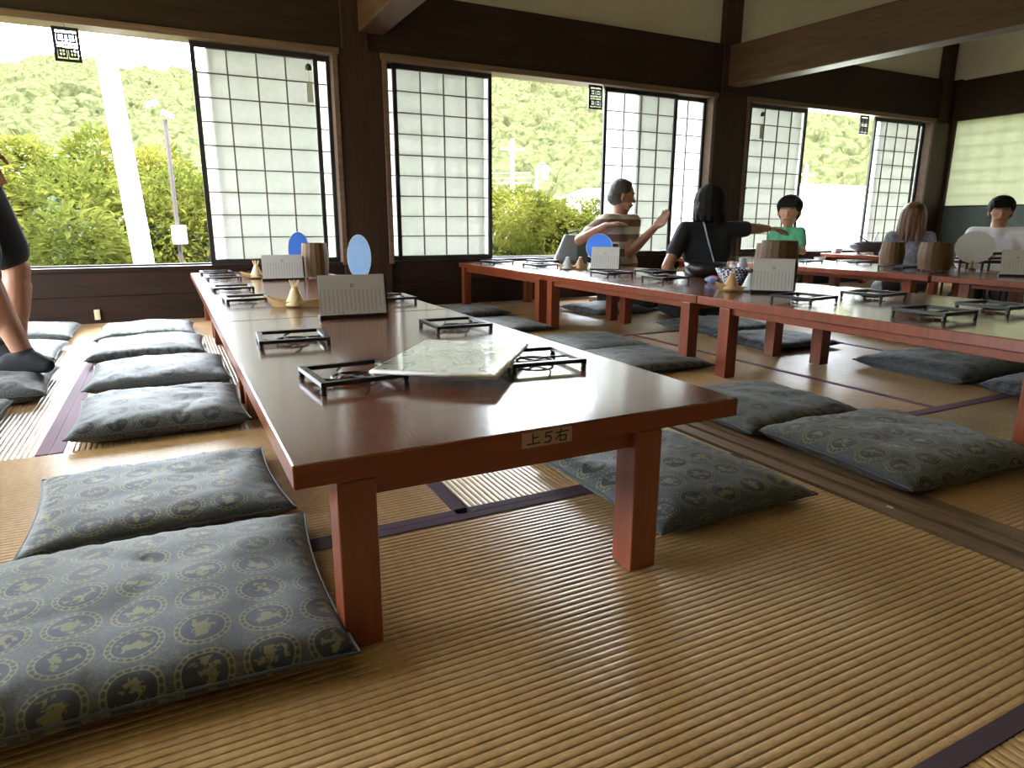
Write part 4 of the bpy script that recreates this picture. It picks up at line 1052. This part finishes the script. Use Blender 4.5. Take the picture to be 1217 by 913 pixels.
# forest: thousands of crowns, uncountable
ico = bmesh.new(); bmesh.ops.create_icosphere(ico, subdivisions=2, radius=1); iv = [v.co.copy() for v in ico.verts]; ifc = [[v.index for v in f.verts] for f in ico.faces]; ico.free()
rnd = random.Random(7); vs, fs = [], []
for n_ in range(5800):
    az = rnd.uniform(-14, 60) if n_ % 8 else rnd.uniform(-98, 78); q = rnd.uniform(0, 1)**.9; p = hill_pt(az, q); s = rnd.uniform(1.5, 3.1)*(.75+.5*q); k = len(vs); ph = rnd.uniform(0, 99)
    for v in iv:
        d = 1+.38*noise.noise(v*2.1+V((ph,0,0)))+.22*noise.noise(v*5+V((0,ph,0)))
        vs.append((p.x+v.x*s*d, p.y+v.y*s*d, p.z+v.z*s*1.15*d))
    fs += [(k+a, k+b, k+c) for a, b, c in ifc]
me = bpy.data.meshes.new('hill_forest'); me.from_pydata(vs, [], fs); me.materials.append(M['leaf_far'])
fo = obj('hill_forest', me, None); tag(fo, 'dense pale green forest covering the hillside outside', 'forest', kind='stuff')
# concrete utility pole
t = thing('utility_pole', 'thick white concrete pole standing in the leftmost opening', 'pole', (-.13, 8.0, GZ), 0)
t.rotation_euler = (0, R(-3.0), 0)
bm = bmesh.new(); tube(bm, [(0,0,-.1), (0,0,2), (0,0,5.5)], [.108, .098, .082], 20); obj('shaft', bm, 'concrete', t, smooth=True)
bm = bmesh.new(); tube(bm, [(-.125,0,1.60), (-.125,0,1.0)], .018, 8); obj('conduit', bm, 'concrete', t)
bm = bmesh.new(); box(bm, -.13, .13, -.13, .13, 4.25, 4.28); box(bm, .09, .5, -.02, .02, 4.0, 4.03); obj('band', bm, 'steel_grey', t)
# slim lamp post with floodlights
t = thing('lamp_post', 'slim grey lamp post with paired heads in front of the shrubs at left', 'lamp post', (.125, 8.5, GZ))
bm = bmesh.new(); tube(bm, [(.015,0,0), (0,0,3.37)], .024, 10); obj('pole', bm, 'lamp_brown', t)
for s_ in (-1, 1):
    bm = bmesh.new(); obox(bm, Matrix.Translation((s_*.07-.04, 0, 3.42+(.10 if s_ < 0 else 0))) @ Matrix.Rotation(R(25*s_), 4, 'Y'), .13, .08, .06); obj('lamp_head', bm, 'steel_grey', t, bevel=.008)
obj('box', B((-.06, .09, -.10, -.03, 2.06, 2.26)), 'white_wall', t, bevel=.005)
# black lantern post
t = thing('lamp_post', 'black lantern post in the middle opening before the hill', 'lamp post', (10.0, 18.0, GZ))
bm = bmesh.new(); tube(bm, [(0,0,0), (0,0,3.9)], .05, 10); tube(bm, [(0,0,3.85), (.12,0,4.0), (.25,0,4.02)], .03, 8); obj('pole', bm, 'dark_metal', t)
bm = bmesh.new(); lathe(bm, [(.10,0),(.13,.28)], 4, (.27, 0, 3.55)); obj('lantern_glass', bm, 'white_wall', t)
bm = bmesh.new(); lathe(bm, [(.20,.28),(.05,.42),(0,.44)], 8, (.27, 0, 3.55)); obj('cap', bm, 'dark_metal', t)
# distant pale poles
for x, y, h, lab in ((17.6, 34.5, 6.8, 'thin pale utility pole left of the black lantern post, far off'), (27.4, 40, 4.3, 'thin pale utility pole over the red roof, far off'), (33.3, 28, 5.6, 'thin pale utility pole in the right opening')):
    t = thing('utility_pole', lab, 'pole', (x, y, GZ)); bm = bmesh.new(); tube(bm, [(0,0,0), (0,0,h)], [.13, .09], 8); obj('shaft', bm, 'concrete', t)
    obj('cross_arm', B((-.7, .7, -.04, .04, h-.6, h-.5)), 'concrete', t)
for k, z in enumerate((2.45, 2.7, 2.95)):
    bm = bmesh.new(); tube(bm, [(-5+i*3.2, 32, z+.3*((i-3.5)/3.5)**2) for i in range(8)], .022, 5); o = obj('power_line', bm, 'wire'); tag(o, ('lowest', 'middle', 'topmost')[k]+' of the faint power lines crossing before the hill', 'wire', 'power lines before the hill')
# buildings
def building(x0, x1, y0, y1, z1, roofm, label, nwin, rise=.5, over=.3):
    cx, cy = (x0+x1)/2, (y0+y1)/2
    t = thing('building', label, 'building', (cx, cy, GZ)); a, b = (x1-x0)/2, (y1-y0)/2; h = z1-GZ
    obj('wall', B((-a, a, -b, b, 0, h)), 'white_wall', t)
    bm = bmesh.new(); v = [bm.verts.new(p) for p in ((-a-over,-b-over,h),(a+over,-b-over,h),(a+over,b+over,h),(-a-over,b+over,h),(-a-over,0,h+rise),(a+over,0,h+rise))]
    for f in ((0,1,5,4),(2,3,4,5),(0,4,3),(1,2,5),(0,3,2,1)): bm.faces.new([v[i] for i in f])
    obj('roof', bm, roofm, t)
    for k in range(nwin):
        x = -a+(k+.5)*2*a/nwin; obj('window', B((x-.3, x+.3, -b-.03, -b+.02, h*.62, h*.86)), 'window_glass_far', t)
building(11.8, 17.8, 28, 32, 1.35, 'red_roof', 'low building with a red roof edge beyond the lantern post', 3, .35)
building(15.9, 24.0, 22, 26, 1.75, 'white_wall', 'long white building seen left of the man in stripes', 6, .35)
building(25.5, 44, 20, 26, 2.2, 'white_wall', 'bright white building filling the lower right opening', 0, .35)
building(-6.9, -4.9, 33, 36, 3.35, 'white_wall', 'small white building among the trees at far left', 1, .3)
